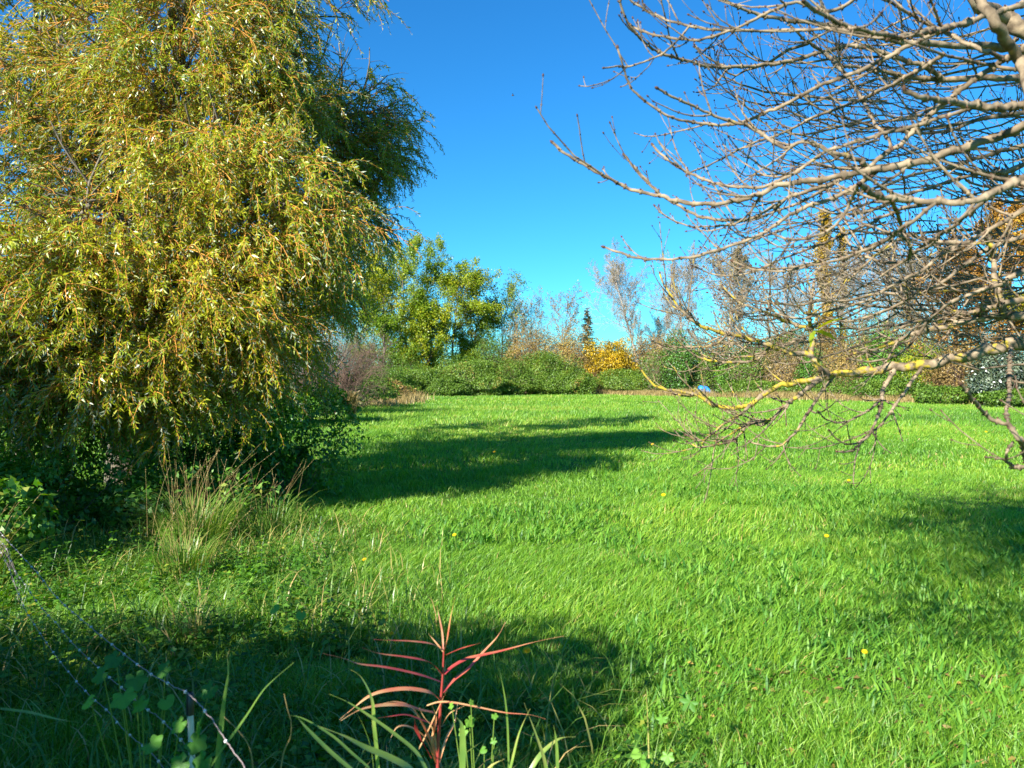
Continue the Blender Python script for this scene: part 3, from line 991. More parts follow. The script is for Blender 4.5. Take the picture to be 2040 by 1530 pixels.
shrub('golden_tree', 'small tree with bright golden yellow leaves', 'tree', gp(1207, 77), (2.9, 2.2, 6.0), 15000, .16, M_gold, M_bark, 60, 4, 34, .7, None, stem_r=.025, amp=.55, gaps=.9, low=-.9, inner=.35,
      lobes=[((-.6, 0, 3.3), (2.0, 1.6, 2.4), 1.0), ((1.0, -.3, 3.7), (1.6, 1.5, 2.2), .8), ((-1.2, -.4, 1.5), (1.2, 1.2, 1.4), .45), ((2.1, 0, 2.7), (1.2, 1.0, 1.4), .4)])
shrub('olive_shrub', 'dark leafless tangle in the gap between bramble bank and golden tree', 'shrub', gp(1183, 75), (1.2, 1.2, 2.4), 700, .13, M_brownleaf, M_purple, 60, 4, 37, .5, None, stem_r=.02, low=-.95)
G = 'bramble banks along the far hedge'
banks = [
    (765, 66, 3.2, 2.0, 2.6, 8000, -.06, 'olive green bramble bank at the left end of the far hedge'),
    (848, 69, 3.4, 1.9, 2.7, 10000, .0, 'bramble bank below the yellow-green trees'),
    (932, 71, 3.4, 2.0, 3.8, 12000, .05, 'tall bramble bank right of the yellow-green trees'),
    (1012, 72, 3.2, 2.0, 3.0, 10000, .08, 'bramble bank below the pinkish brown shrub'),
    (1090, 73.5, 3.2, 2.0, 4.3, 13000, .05, 'highest bramble bank, below the orange brown shrub'),
    (1135, 71.5, 2.6, 1.8, 2.4, 9000, .12, 'bramble bank sloping down to the dark gap left of the golden tree'),
    (1258, 73.5, 3.1, 1.9, 2.7, 10000, .05, 'rounded bramble bank right of the golden tree'),
    (885, 68, 2.4, 1.6, 1.7, 6000, .1, 'low bramble tongue in front of the banks below the yellow-green trees'),
    (975, 70, 2.6, 1.6, 2.0, 7000, .12, 'low bramble tongue in front of the tall bank'),
]
for i, (x, D, rx, ry, h, n, rb, lab) in enumerate(banks):
    shrub('bramble_bank', lab, 'bramble', gp(x, D), (rx, ry, h), int(n * 1.9), .115, M_mound, M_purple, 60, 3, 40 + i, .7, G, amp=.42, freq=3.6, rbias=rb, stem_r=.012, gaps=.55, low=-.97, inner=.5)

# the fir
def fir(label, xy, h, seed):
    rng = np.random.default_rng(seed)
    base = np.array([xy[0], xy[1], 0.])
    root = thing('fir_tree', label, 'tree', base)
    P, Rr = stem_of([base, base + [0, 0, h * .5], base + [.1, 0, h]], .16, .02, 8)
    t = MB()
    t.tubes(P, Rr, 6)
    t.build('trunk', M_bark, root)
    f = MB()
    m = 330
    z = h * (.08 + .92 * rng.random(m) ** 1.25)
    L = ((h - z) * .23 + .16) * (.65 + .6 * rng.random(m))
    az = rng.random(m) * 6.28
    d = np.c_[np.cos(az), np.sin(az), np.full(m, -.12)]
    tt = np.linspace(0, 1, 5)
    Pb = base + np.c_[np.zeros((m, 2)), z][:, None, :] + d[:, None, :] * (tt[None, :] * L[:, None])[..., None]
    Pb[:, :, 2] += (tt ** 2)[None] * (L * .12)[:, None]
    f.tubes(Pb, np.linspace(.03, .008, 5)[None], 3, .1)
    b, tn = along(rng, Pb, 8000, .1)
    dd = unit(tn + rng.normal(size=b.shape) * .55 - [0, 0, .3])
    f.leaves(b, dd, rng.normal(size=b.shape) + [0, 0, 1.], .22 * (.6 + .6 * rng.random(8000)), .07, rng.random(8000))
    f.build('foliage', M_fir, root)


fir('dark green pointed fir above the hedge', gp(1170, 95), 10.6, 3)

BARE = [dict(n=30, len=.46, ang=42, t0=.2, up=.16, K=6, r=.42, prof=lambda t: .45 + 1.9 * t * (1 - t)), dict(n=11, len=.46, ang=42, t0=.12, up=.12, K=5, r=.5, rmin=.017), dict(n=9, len=.46, ang=42, t0=.1, up=.06, K=4, r=.6, rmin=.010), dict(n=5, len=.55, ang=42, t0=.15, up=.02, K=3, r=.7, rmin=.0095)]
pop = tree('bare_poplar', 'tall leafless pale poplar leaning left, just right of the fir', 'tree', gp(1279, 90), 13.3, BARE, M_palebark, M_sparse, 3000, .14, 51, lean=(-3.2, 0), r0=.15)
pop2 = tree('bare_poplar', 'leafless pale poplar seen through the tips of the ash twigs, right of the leaning one', 'tree', gp(1360, 88), 13.2, BARE, M_palebark, M_sparse, 4000, .14, 52, lean=(-.4, 0), r0=.14)
pop3 = tree('bare_poplar', 'pale poplar with thin yellowish leaves between the bare poplar and the golden column poplar', 'tree', gp(1452, 84), 13.6, BARE, M_palebark, M_sparse, 9000, .17, 53, lean=(.2, 0), r0=.15)
dup(pop2, 'leafless pale poplar with a white trunk right of the golden column poplar', (lat(1765, 98), 98, 0), 2.0, 1.22)
dup(pop, 'far pale poplar between the two thickest white trunks behind the ash twigs', (lat(1712, 104), 104, 0), 1.1, 1.15)
dup(pop2, 'far leafless poplar close to the left of the golden column poplar', (lat(1560, 100), 100, 0), 4.0, 1.1)
dup(pop3, 'yellowish far poplar just left of the rusty trees', (lat(1835, 92), 92, 0), 2.6, 1.06)
dup(pop2, 'small thin leafless poplar directly right of the leaning poplar', (lat(1318, 97), 97, 0), .8, (.5, .5, .62))

POPL = [dict(n=46, len=.20, ang=22, t0=.06, up=.35, K=6, r=.4, prof=lambda t: 1.05 - .75 * t), dict(n=7, len=.42, ang=26, t0=.15, up=.25, K=4, r=.5, rmin=.018)]
tree('column_poplar', 'tall narrow golden poplar rising behind the ash twigs', 'tree', gp(1642, 112), 25.5, POPL, M_tan, M_poplar, 11000, .32, 55, r0=.3, leaf_kw=dict(spread=.25, asp=.6))
tree('column_poplar', 'shorter narrow golden poplar leaning on the right of the tall one', 'tree', gp(1676, 116), 23.5, POPL, M_tan, M_poplar, 4500, .32, 56, r0=.25, leaf_kw=dict(spread=.25, asp=.6))

RUST = [dict(n=22, len=.34, ang=62, t0=.14, up=.10, K=6, r=.45, prof=lambda t: 1.1 - .75 * t), dict(n=9, len=.42, ang=50, t0=.2, up=.06, K=5, r=.5, rmin=.02), dict(n=4, len=.42, ang=45, t0=.2, K=4, r=.6, rmin=.014)]
tree('rusty_tree', 'big rusty orange conifer at the right edge behind the ash branches', 'tree', gp(2010, 58), 14.0, RUST, M_bark, M_rust, 24000, .22, 57, r0=.26, leaf_kw=dict(spread=.2, asp=.5, tone_scale=.35, rbias=.05))
tree('rusty_tree', 'brown tree left of the rusty orange conifer', 'tree', gp(1905, 61), 12.0, RUST, M_bark, M_rust, 14000, .21, 58, r0=.22, leaf_kw=dict(spread=.2, asp=.5, tone_scale=.35, rbias=-.15))
tree('rusty_tree', 'greenish yellow conifer in front of the rusty orange one', 'tree', gp(2085, 54), 9.5, RUST, M_bark, M_yellow_tree, 14000, .2, 59, r0=.2, leaf_kw=dict(spread=.2, asp=.5, tone_scale=.35))
shrub('evergreen_shrub', 'grey green evergreen shrub at the right edge above the meadow', 'shrub', gp(2000, 46), (2.5, 2.0, 3.7), 11000, .17, M_ever, M_bark, 20, 2, 61, .5, None, stem_r=.03, gaps=.6,
      lobes=[((0, 0, 1.9), (2.2, 1.7, 1.8), 1.0), ((1.4, -.4, 1.2), (1.3, 1.2, 1.3), .6), ((-1.3, -.2, 1.1), (1.1, 1.1, 1.0), .4)])
# the mixed right hand hedge
G = 'shrubs of the right hand hedge'
rh = [
    ('twiggy_shrub', 1315, 71, 2.0, 4.6, 2600, M_mound, M_tan, -.1, 'grey brown twiggy shrub right of the rounded bramble bank'),
    ('ivy_shrub', 1352, 70, 1.5, 5.3, 5200, M_ivy, M_bark, -.1, 'dark ivy covered shrub left of the blue tarpaulin'),
    ('twiggy_shrub', 1335, 75, 2.2, 6.6, 2600, M_brownleaf, M_tan, -.1, 'taller brownish twiggy shrub behind the dark ivy'),
    ('twiggy_shrub', 1395, 71, 1.7, 3.9, 3400, M_mound, M_tan, -.05, 'mixed green and brown shrub right above the blue tarpaulin'),
    ('ivy_shrub', 1446, 69, .85, 3.2, 3200, M_ivy, M_bark, .2, 'bright green ivy column right of the blue tarpaulin'),
    ('twiggy_shrub', 1490, 68, 2.4, 5.2, 4400, M_mound, M_tan, -.05, 'broad greyish green shrub behind the ivy column'),
    ('twiggy_shrub', 1560, 67, 2.4, 5.9, 3400, M_brownleaf, M_tan, -.1, 'brown twiggy shrub in the middle of the right hand hedge'),
    ('ivy_shrub', 1622, 65, 1.6, 4.2, 4200, M_ivy, M_bark, .0, 'dark green leafy shrub below the golden column poplar'),
    ('twiggy_shrub', 1690, 63, 2.6, 5.2, 3800, M_brownleaf, M_tan, .0, 'brown and olive shrub right of the dark green one in the hedge'),
    ('ivy_shrub', 1762, 60, 2.0, 5.4, 6200, M_ivy, M_bark, .15, 'fresh green ivy heap behind the thick ash bough'),
    ('twiggy_shrub', 1832, 57, 2.2, 4.2, 4200, M_locust, M_tan, -.05, 'yellowish green shrub left of the grey green evergreen'),
    ('twiggy_shrub', 1905, 54, 2.2, 4.0, 4200, M_brownleaf, M_purple, -.05, 'reddish brown shrub beside the grey green evergreen'),
    ('low_bramble', 1500, 63, 3.2, 1.5, 3600, M_mound, M_purple, -.1, 'low bramble behind the dead grass right of the blue tarpaulin'),
    ('low_bramble', 1640, 59, 3.2, 1.6, 4200, M_mound, M_purple, -.05, 'low bramble in front of the dark green leafy shrub'),
    ('low_bramble', 1780, 54, 3.0, 1.7, 4600, M_mound, M_purple, -.05, 'low bramble in front of the fresh green ivy heap'),
    ('low_bramble', 1905, 48.5, 2.6, 1.2, 4600, M_mound, M_tan, -.05, 'low grassy bramble at the foot of the reddish brown shrub'),
    ('low_bramble', 2060, 43, 2.8, 1.1, 4600, M_mound, M_tan, .0, 'low bramble at the right edge in front of the evergreen'),
]
for i, (nm, x, D, rx, h, n, lf, wd, rb, lab) in enumerate(rh):
    tw = nm == 'twiggy_shrub'
    shrub(nm, lab, 'bramble' if nm == 'low_bramble' else 'shrub', gp(x, D), (rx, rx * .8, h), int(n * 1.5), .15, lf, wd, 100 if tw else 20, 4 if tw else 3, 100 + i, .6, G, rbias=rb, stem_r=.022 if tw else .014, inner=.3 if tw else .5, low=-.96, amp=.4 if tw else .3)
# a second, more distant belt that closes the gaps under the poplars
for i, (x, D, rx, h, lf, rb, lab) in enumerate([
        (1310, 88, 4, 7.2, M_brownleaf, -.1, 'distant brown thicket between the golden tree and the bare poplars'),
        (1395, 86, 4, 6.4, M_mound, -.15, 'distant green thicket behind the blue tarpaulin'),
        (1475, 86, 4.5, 7.6, M_brownleaf, -.15, 'distant brown thicket behind the ivy column'),
        (1560, 84, 4.5, 7.8, M_mound, -.1, 'distant green thicket left of the golden column poplar'),
        (1650, 84, 5, 8.2, M_brownleaf, -.05, 'distant brown thicket under the golden column poplar'),
        (1745, 80, 5, 8.0, M_mound, -.1, 'distant olive thicket under the white trunked poplar'),
        (1835, 76, 4.5, 8.4, M_brownleaf, -.1, 'distant thicket left of the brown tree'),
        (1930, 70, 5, 7.6, M_mound, -.2, 'distant dark thicket behind the brown tree'),
        (1020, 92, 9, 5.0, M_mound, -.1, 'distant thicket behind the bramble banks'),
        (1230, 92, 6, 5.6, M_brownleaf, -.15, 'distant thicket behind the golden tree'),
        (770, 84, 6, 8, M_mound, -.1, 'distant thicket behind the yellow-green trees')]):
    shrub('thicket', lab, 'thicket', gp(x, D), (rx, 2.5, h), 11000, .18, lf, M_purple if i % 2 else M_tan, 150, 4, 140 + i, .6, 'distant thickets', rbias=rb, stem_r=.022, low=-.95, inner=.3, amp=.5, freq=3.5, gaps=.5)

# blue tarpaulin over a heap, and the boards beside it
tarp = MB()
rng = np.random.default_rng(77)
c = np.array([lat(1402, 69.5), 69.5, 0])
nu, nv = 22, 18
u, v = np.meshgrid(np.linspace(-1, 1, nu), np.linspace(-1, 1, nv), indexing='ij')
hgt = .86 * (1 - np.abs(u) ** 5) * (1 - np.abs(v) ** 5) * (1 - .12 * u) + .05 * np.sin(u * 9 + v * 4) * (1 - np.abs(v)) + .04 * np.sin(v * 11 - u * 3)
pts = np.stack([c[0] + u * .68 + .05 * np.sin(v * 6), c[1] + v * .6, np.maximum(hgt, 0) + .02], -1)
ii, jj = np.meshgrid(np.arange(nu - 1), np.arange(nv - 1), indexing='ij')
tarp.add(pts, np.stack([ii * nv + jj, (ii + 1) * nv + jj, (ii + 1) * nv + jj + 1, ii * nv + jj + 1], -1).reshape(-1, 4))
to = tarp.build('tarpaulin', plain('blue_tarpaulin', (.015, .22, .62), .45, .12, 4), smooth=True)
tag(to, 'bright blue tarpaulin draped over a heap at the far hedge', 'tarpaulin')
bm_ = MB()


def box(mb, lo, hi, rnd=.5):
    (x0, y0, z0), (x1, y1, z1) = lo, hi
    mb.add([(x0, y0, z0), (x1, y0, z0), (x1, y1, z0), (x0, y1, z0), (x0, y0, z1), (x1, y0, z1), (x1, y1, z1), (x0, y1, z1)],
           [(0, 3, 2, 1), (4, 5, 6, 7), (0, 1, 5, 4), (1, 2, 6, 5), (2, 3, 7, 6), (3, 0, 4, 7)], None, rnd)


M_board = plain('weathered_boards', (.36, .33, .29), .8, .3, 6)
shed = thing('board_shelter', 'low grey board shelter just right of the blue tarpaulin', 'shelter', (lat(1428, 71), 71, 0))
sx = lat(1428, 71)
for k, (a, b_) in enumerate(((-.9, 0.), (.02, .9))):
    m_ = MB()
    box(m_, (sx + a, 71.0, 0), (sx + b_, 71.06, .95 - .08 * k))
    m_.build('wall_board', M_board, shed)
m_ = MB()
box(m_, (sx - 1.3, 70.7, 1.0), (sx + .9, 71.9, 1.07))
m_.build('roof_board', plain('pale_board', (.50, .42, .28), .8, .2, 5), shed)
for k in (-1.2, .8):
    m_ = MB()
    box(m_, (sx + k, 71.7, 0), (sx + k + .08, 71.78, .995))
    m_.build('post', M_board, shed)

# ------------------------------------------------------------------ the ash tree on the right
rng = np.random.default_rng(42)
AT = np.array([3.7, 3.3, 0.])
ash = thing('ash_tree', 'leafless ash at the right whose long twigs with yellow lichen reach into the picture', 'tree', AT)
tk = MB()
P, Rr = stem_of([AT - [0, 0, .2], AT + [-.05, 0, 1.2], AT + [.0, -.05, 2.6], AT + [.15, 0, 4.2], AT + [.1, .1, 6.5]], [.24, .19, .16, .12, .06], None, 22)
tk.tubes(P, Rr, 12, .5, .25)
tk.build('trunk', M_ash, ash, True)
# (points from base to tip as seen, depth at base, depth at tip, half width at base and tip in photo pixels, lichen, number of twigs)
BR = [
    # thick wood from the top right corner
    ([(2040, 62), (2000, 34), (1950, 8), (1905, -40)], 2.6, 2.5, 15, 11, .25, 0),
    ([(2045, 150), (2030, 118), (2002, 78), (1979, 38), (1950, -5), (1920, -60)], 1.9, 1.9, 11, 9, .2, 0),
    ([(2040, 101), (2007, 95), (1889, 90), (1779, 80), (1680, 56), (1625, 46), (1550, 37), (1500, 25), (1440, 0), (1400, -25)], 2.7, 2.3, 8, 2.4, .12, 5),
    ([(2040, 7), (1983, 26), (1925, 45), (1866, 66), (1809, 92), (1760, 118), (1701, 146), (1630, 172), (1560, 211), (1530, 222), (1480, 243), (1440, 249), (1400, 246), (1360, 240), (1325, 228), (1284, 200), (1258, 176), (1247, 150), (1239, 125), (1231, 96)], 2.1, 2.2, 6, 2.0, .08, 7),
    ([(2040, 158), (1983, 155), (1913, 158), (1842, 157), (1760, 143), (1692, 132), (1678, 131), (1630, 96), (1602, 78), (1570, 45)], 2.9, 2.6, 7, 2, .1, 6),
    ([(2040, 212), (1983, 214), (1936, 209), (1878, 200), (1833, 193), (1800, 180)], 1.8, 1.6, 8, 5, .06, 0),
    ([(2040, 141), (1960, 127), (1889, 111), (1819, 87), (1760, 66)], 2.0, 1.8, 4, 2.2, .0, 2),
    ([(2031, 104), (1995, 122), (1936, 162), (1899, 191), (1831, 249), (1795, 287), (1760, 308), (1734, 330), (1690, 352), (1640, 372), (1580, 390), (1540, 412), (1500, 434), (1460, 439), (1410, 435), (1380, 425), (1350, 408), (1322, 392), (1300, 372), (1280, 350), (1257, 325), (1245, 310)], 2.0, 2.3, 6, 2.4, .08, 6),
    ([(2040, 252), (1995, 270), (1927, 291), (1847, 319), (1772, 334), (1701, 345), (1631, 359), (1560, 366), (1510, 388), (1465, 400), (1410, 407), (1350, 401), (1318, 391), (1265, 380), (1235, 367), (1210, 353), (1183, 340), (1150, 320), (1117, 300), (1102, 284)], 1.8, 2.1, 9, 2.6, .08, 4),
    ([(2040, 355), (1995, 376), (1936, 402), (1878, 402), (1819, 399), (1772, 395), (1743, 388), (1711, 366)], 1.7, 1.6, 8, 5.5, .1, 3),
    ([(2007, 118), (1960, 101), (1913, 80), (1861, 54), (1819, 31), (1765, 0), (1730, -25)], 2.2, 2.0, 4.5, 3, .05, 2),
    ([(1878, 153), (1842, 132), (1807, 122), (1748, 101), (1692, 91), (1630, 106), (1560, 125), (1522, 129), (1456, 134), (1409, 132), (1362, 119), (1322, 108), (1296, 94), (1273, 73), (1249, 42), (1234, 0), (1228, -25)], 2.6, 2.3, 5, 2.2, .06, 6),
    ([(1790, 80), (1730, 68), (1660, 58), (1560, 61), (1478, 61), (1420, 59), (1380, 53), (1330, 40), (1290, 22), (1256, 0), (1240, -20)], 2.6, 2.4, 4, 2.2, .05, 5),
    ([(1700, 5), (1660, 22), (1590, 5), (1560, 12), (1510, 35), (1470, 55), (1420, 72), (1385, 80), (1334, 75), (1290, 66), (1255, 50)], 2.4, 2.3, 4, 2.2, .06, 4),
    ([(1940, 40), (1890, 55), (1830, 66), (1790, 72), (1740, 65), (1690, 52), (1650, 35), (1600, 4)], 1.6, 1.5, 6, 4, .2, 2),
    ([(1370, 55), (1345, 85), (1318, 108), (1280, 124), (1250, 133), (1230, 132), (1203, 136)], 2.3, 2.2, 2.2, 1.6, .05, 2),
    ([(1725, 334), (1701, 315), (1659, 304), (1607, 282), (1560, 294), (1520, 268), (1490, 250), (1450, 240), (1410, 225), (1375, 208), (1340, 193), (1310, 175)], 2.0, 2.1, 5, 2.4, .25, 4),
    ([(1880, 108), (1830, 140), (1770, 172), (1700, 205), (1625, 232), (1560, 265), (1500, 285), (1450, 310), (1410, 330), (1370, 345)], 2.6, 2.9, 4.5, 1.6, .05, 6),
    ([(1640, 105), (1687, 150), (1706, 181), (1725, 212), (1743, 247), (1765, 270), (1776, 294)], 2.3, 1.9, 3.5, 3, .1, 1),
    ([(1948, 216), (1878, 233), (1819, 252), (1760, 266), (1692, 287), (1640, 305), (1590, 340), (1520, 372), (1450, 370), (1415, 362), (1390, 352), (1358, 337), (1330, 318), (1300, 290)], 2.3, 2.2, 4.5, 2.6, .2, 5),
    ([(1760, 350), (1680, 385), (1600, 415), (1560, 437), (1525, 462), (1480, 482), (1430, 498), (1380, 512), (1320, 517), (1275, 515), (1240, 505), (1204, 493)], 2.0, 2.1, 5, 2.3, .06, 3),
    ([(1680, 360), (1600, 400), (1520, 430), (1450, 447), (1410, 451), (1370, 450), (1325, 430), (1305, 411)], 2.8, 2.9, 3.2, 1.4, .05, 6),
    ([(1995, 376), (1948, 411), (1901, 449), (1854, 479), (1819, 505), (1786, 524), (1725, 512), (1701, 498), (1670, 450)], 2.1, 2.3, 5, 2, .15, 5),
    ([(1866, 410), (1820, 440), (1790, 458), (1760, 482), (1713, 503), (1654, 522), (1607, 531), (1560, 540), (1500, 536), (1460, 520)], 2.0, 2.2, 4.5, 1.8, .05, 5),
    ([(1772, 395), (1786, 420), (1795, 449), (1796, 470), (1814, 490), (1810, 515)], 1.8, 2.0, 4, 3, .15, 1),
    ([(2040, 420), (2019, 430), (1972, 458), (1936, 477), (1878, 505), (1842, 536), (1772, 571), (1725, 600), (1640, 622), (1590, 635), (1530, 618)], 2.3, 2.5, 5, 1.6, .12, 7),
    ([(1710, 366), (1694, 402), (1673, 440), (1642, 463), (1595, 477), (1560, 474), (1525, 458)], 2.0, 1.9, 3.6, 2, .05, 2),
    ([(1779, 400), (1725, 406), (1666, 432), (1630, 440), (1560, 458), (1500, 480), (1440, 520)], 2.3, 2.6, 3, 1.4, .05, 5),
    ([(1850, 380), (1779, 423), (1736, 444), (1682, 468), (1630, 489), (1560, 515), (1490, 545), (1430, 548), (1380, 530)], 2.4, 2.7, 3.6, 1.4, .05, 6),
    # the lower, lichen covered boughs
    ([(2040, 683), (1983, 693), (1913, 712), (1842, 726), (1783, 731), (1725, 740), (1666, 745), (1638, 752), (1583, 763), (1546, 770), (1499, 803), (1459, 813), (1419, 806), (1393, 789), (1358, 780), (1322, 775), (1299, 763), (1278, 737)], 3.0, 3.3, 13.5, 1.6, .52, 4),
    ([(1645, 748), (1630, 730), (1616, 709), (1569, 700), (1534, 688), (1508, 679), (1475, 669), (1447, 665), (1405, 653), (1376, 636), (1351, 611), (1332, 580), (1320, 562), (1315, 545)], 3.2, 3.3, 7, 1.7, .42, 9),
    ([(1616, 709), (1619, 680), (1614, 650), (1612, 620), (1618, 590), (1622, 560)], 3.2, 3.1, 5.5, 2.5, .42, 2),
    ([(1614, 655), (1605, 653), (1569, 641), (1539, 627), (1510, 617), (1470, 600), (1440, 570)], 3.15, 3.2, 4, 1.6, .40, 5),
    ([(1538, 690), (1529, 697), (1511, 714), (1487, 721), (1440, 721), (1405, 716), (1381, 705), (1350, 680)], 3.2, 3.3, 3.2, 1.4, .38, 4),
    ([(1450, 665), (1433, 681), (1405, 691), (1372, 691), (1334, 691), (1300, 680)], 3.2, 3.3, 2.6, 1.2, .30, 4),
    ([(1640, 755), (1593, 787), (1565, 808), (1536, 836), (1511, 839), (1494, 841), (1460, 862), (1430, 880)], 3.1, 3.2, 5, 1.4, .36, 7),
    ([(1494, 806), (1475, 825), (1440, 846), (1409, 872), (1391, 878), (1367, 867)], 3.2, 3.2, 3.2, 1.4, .38, 5),
    ([(1511, 839), (1489, 848), (1471, 869), (1452, 881), (1416, 888), (1391, 891), (1370, 880)], 3.2, 3.2, 2.8, 1.4, .34, 5),
    ([(1660, 750), (1630, 790), (1605, 830), (1588, 858), (1569, 876), (1553, 888), (1522, 888), (1495, 880)], 3.0, 3.1, 4, 1.6, .30, 7),
    ([(1783, 740), (1760, 775), (1757, 800), (1746, 836), (1730, 868), (1708, 888), (1697, 898), (1668, 900)], 3.0, 2.9, 4.5, 1.8, .12, 3),
    ([(1842, 730), (1810, 770), (1781, 811), (1755, 846), (1729, 867), (1700, 885), (1673, 879), (1652, 858)], 3.0, 2.9, 3.5, 1.4, .1, 4),
    ([(1757, 790), (1737, 813), (1713, 827), (1682, 841), (1649, 837), (1630, 820)], 2.9, 2.9, 2.6, 1.3, .08, 3),
    ([(2040, 884), (2026, 870), (2009, 846), (1983, 839), (1960, 822), (1937, 794), (1915, 765)], 2.0, 1.9, 5, 3.2, .1, 0),
    ([(2014, 690), (2011, 745), (2011, 785), (2005, 820), (2009, 846)], 2.2, 2.05, 4.2, 3.0, .12, 1),
    ([(2040, 931), (2019, 930), (2005, 919), (1983, 912), (1965, 911)], 2.0, 1.95, 4, 1.6, .05, 2),
    ([(2005, 919), (2006, 900), (2017, 882)], 2.0, 1.95, 3, 2.5, .05, 0),
    ([(2040, 625), (1995, 629), (1960, 634), (1913, 643), (1870, 655), (1820, 665), (1760, 690), (1700, 705)], 2.9, 3.1, 9, 2.2, .34, 7),
    ([(2030, 598), (1972, 613), (1925, 625), (1880, 640), (1830, 640), (1780, 660)], 2.9, 3.0, 7, 2.2, .36, 5),
    ([(1995, 620), (1990, 588), (1981, 552), (1979, 517), (1972, 484), (1964, 455)], 3.0, 3.0, 7, 4.5, .34, 3),
    ([(1979, 500), (1972, 486), (1913, 484), (1854, 479), (1810, 470), (1770, 490), (1720, 530), (1690, 560)], 3.0, 3.1, 5.5, 2, .36, 7),
    ([(2040, 330), (1990, 345), (1930, 350), (1860, 372), (1800, 390), (1730, 420), (1660, 425), (1600, 400), (1560, 372)], 3.1, 3.3, 5, 1.6, .15, 9),
    ([(2040, 290), (1980, 305), (1900, 330), (1830, 345), (1760, 370), (1690, 385), (1620, 372), (1580, 340)], 3.4, 3.4, 5, 1.5, .12, 9),
    ([(2040, 470), (1990, 485), (1930, 520), (1880, 560), (1820, 590), (1760, 620), (1690, 640), (1640, 630)], 3.3, 3.5, 5, 1.5, .2, 9),
    ([(2040, 540), (1980, 570), (1900, 600), (1850, 640), (1800, 700), (1740, 720), (1690, 715)], 2.6, 2.8, 5, 1.6, .12, 8),
    ([(2040, 225), (1960, 235), (1880, 262), (1790, 262), (1700, 240), (1630, 215), (1590, 180), (1570, 140)], 3.4, 3.5, 4.5, 1.4, .08, 9),
]
nodes_px, nodes_3d = [], []
curves = []
for pts, d0, d1, w0, w1, lich, ntw in BR:
    a = np.array(pts, dtype=float)
    seg = np.r_[0, np.cumsum(np.linalg.norm(np.diff(a, axis=0), axis=1))]
    f = seg / seg[-1]
    if pts[0][0] < 2028 and nodes_px:          # springs from a bough that is already there
        allp, all3 = np.concatenate(nodes_px), np.concatenate(nodes_3d)
        k = np.argmin(np.linalg.norm(allp - a[0], axis=1))
        d0 = all3[k][1]
    D = d0 + (d1 - d0) * f
    D = D + .05 * np.sin(f * 7 + len(curves))
    D[0] = d0
    p3 = np.array([px(q[0], q[1], dd) for q, dd in zip(a, D)])
    rr = (w0 + (w1 - w0) * f ** .75) / F * D
    nodes_px.append(np.stack([np.interp(np.linspace(0, 1, 60), f, a[:, c]) for c in (0, 1)], 1))
    nodes_3d.append(np.stack([np.interp(np.linspace(0, 1, 60), f, p3[:, c]) for c in (0, 1, 2)], 1))
    if pts[0][0] >= 2028:                      # runs out of the picture to the trunk
        tz = np.clip(p3[0][2] - .45, .7, 4.0)
        tp = np.array([AT[0], AT[1], tz])
        ext = p3[0] + unit(p3[0] - p3[1]) * .45
        p3 = np.concatenate([[tp, ext * .45 + tp * .55, ext], p3])
        rr = np.r_[rr[0] * 1.5, rr[0] * 1.25, rr[0] * 1.05, rr]
    elif len(nodes_px) > 1:
        p3[0] = all3[k]
    curves.append((p3, rr, lich, ntw))


def twigs_on(rng, P, Rr, n, t0=.3, Lk=(.16, .42), up=.55, base_r=.6):
    """side twigs in opposite pairs, curving up towards the light"""
    K = P.shape[1]
    prs, rad = [], []
    tt = t0 + (1 - t0) * (np.arange(n) + rng.random(n) * .6) / max(n, 1) * .86
    for t in tt:
        f = t * (K - 1)
        i = min(int(f), K - 2)
        b = P[0, i] * (1 - f + i) + P[0, i + 1] * (f - i)
        tn = unit(P[0, i + 1] - P[0, i])
        q = rng.normal(size=3) * np.array([.6, 1, .8])
        q = unit(q - tn * (q @ tn))
        for sgn in (1, -1):
            if rng.random() < .25:
                continue
            L = rng.uniform(*Lk)
            d = unit(tn * .75 + q * sgn * .7 + rng.normal(size=3) * .12)
            pts = [b]
            for k in range(6):
                d = unit(d + np.array([-.05, -.02, 1]) * up * .22 + rng.normal(size=3) * .08)
                pts.append(pts[-1] + d * L / 6)
            prs.append(pts)
            r0 = min(Rr[0, i] * base_r, .0046)
            rad.append(np.linspace(r0, .0016, 7))
    return np.array(prs).reshape(-1, 7, 3), np.array(rad).reshape(-1, 7)


def add_nodes(mb, bud, rng, P, Rr, lich, every=.055):
    """knobbly rings and opposite bud pairs along each twig, a fat bud at its tip"""
    T, K, _ = P.shape
    for i in range(T):
        seg = np.r_[0, np.cumsum(np.linalg.norm(np.diff(P[i], axis=0), axis=1))]
        n = int(seg[-1] / every)
        if n:
            s_ = (np.arange(n) + .4 + .3 * rng.random(n)) * every
            s_ = s_[s_ < seg[-1]]
            pos = np.stack([np.interp(s_, seg, P[i][:, c]) for c in range(3)], 1)
            rr = np.interp(s_, seg, Rr[i])
            ok = rr < .010
            pos, rr = pos[ok], rr[ok]
            if len(pos):
                j = np.clip(np.searchsorted(seg, s_[ok]) - 1, 0, K - 2)
                tn = unit(P[i][j + 1] - P[i][j])
                mb.balls(pos, rr * 1.5, tn, .9, .3, max(0, lich - .1))
                q = unit(np.cross(tn, rng.normal(size=tn.shape)))
                for sg in (1, -1):
                    bud.balls(pos + q * (rr * 1.5)[:, None] * sg + tn * .002, np.clip(rr * .75, .0014, .0026), unit(tn + q * sg), 1.5, .0)
    tn = unit(P[:, -1] - P[:, -2])
    bud.balls(P[:, -1] + tn * .004, np.clip(Rr[:, -1] * 1.7, .0028, .0048), tn, 1.7, .0)


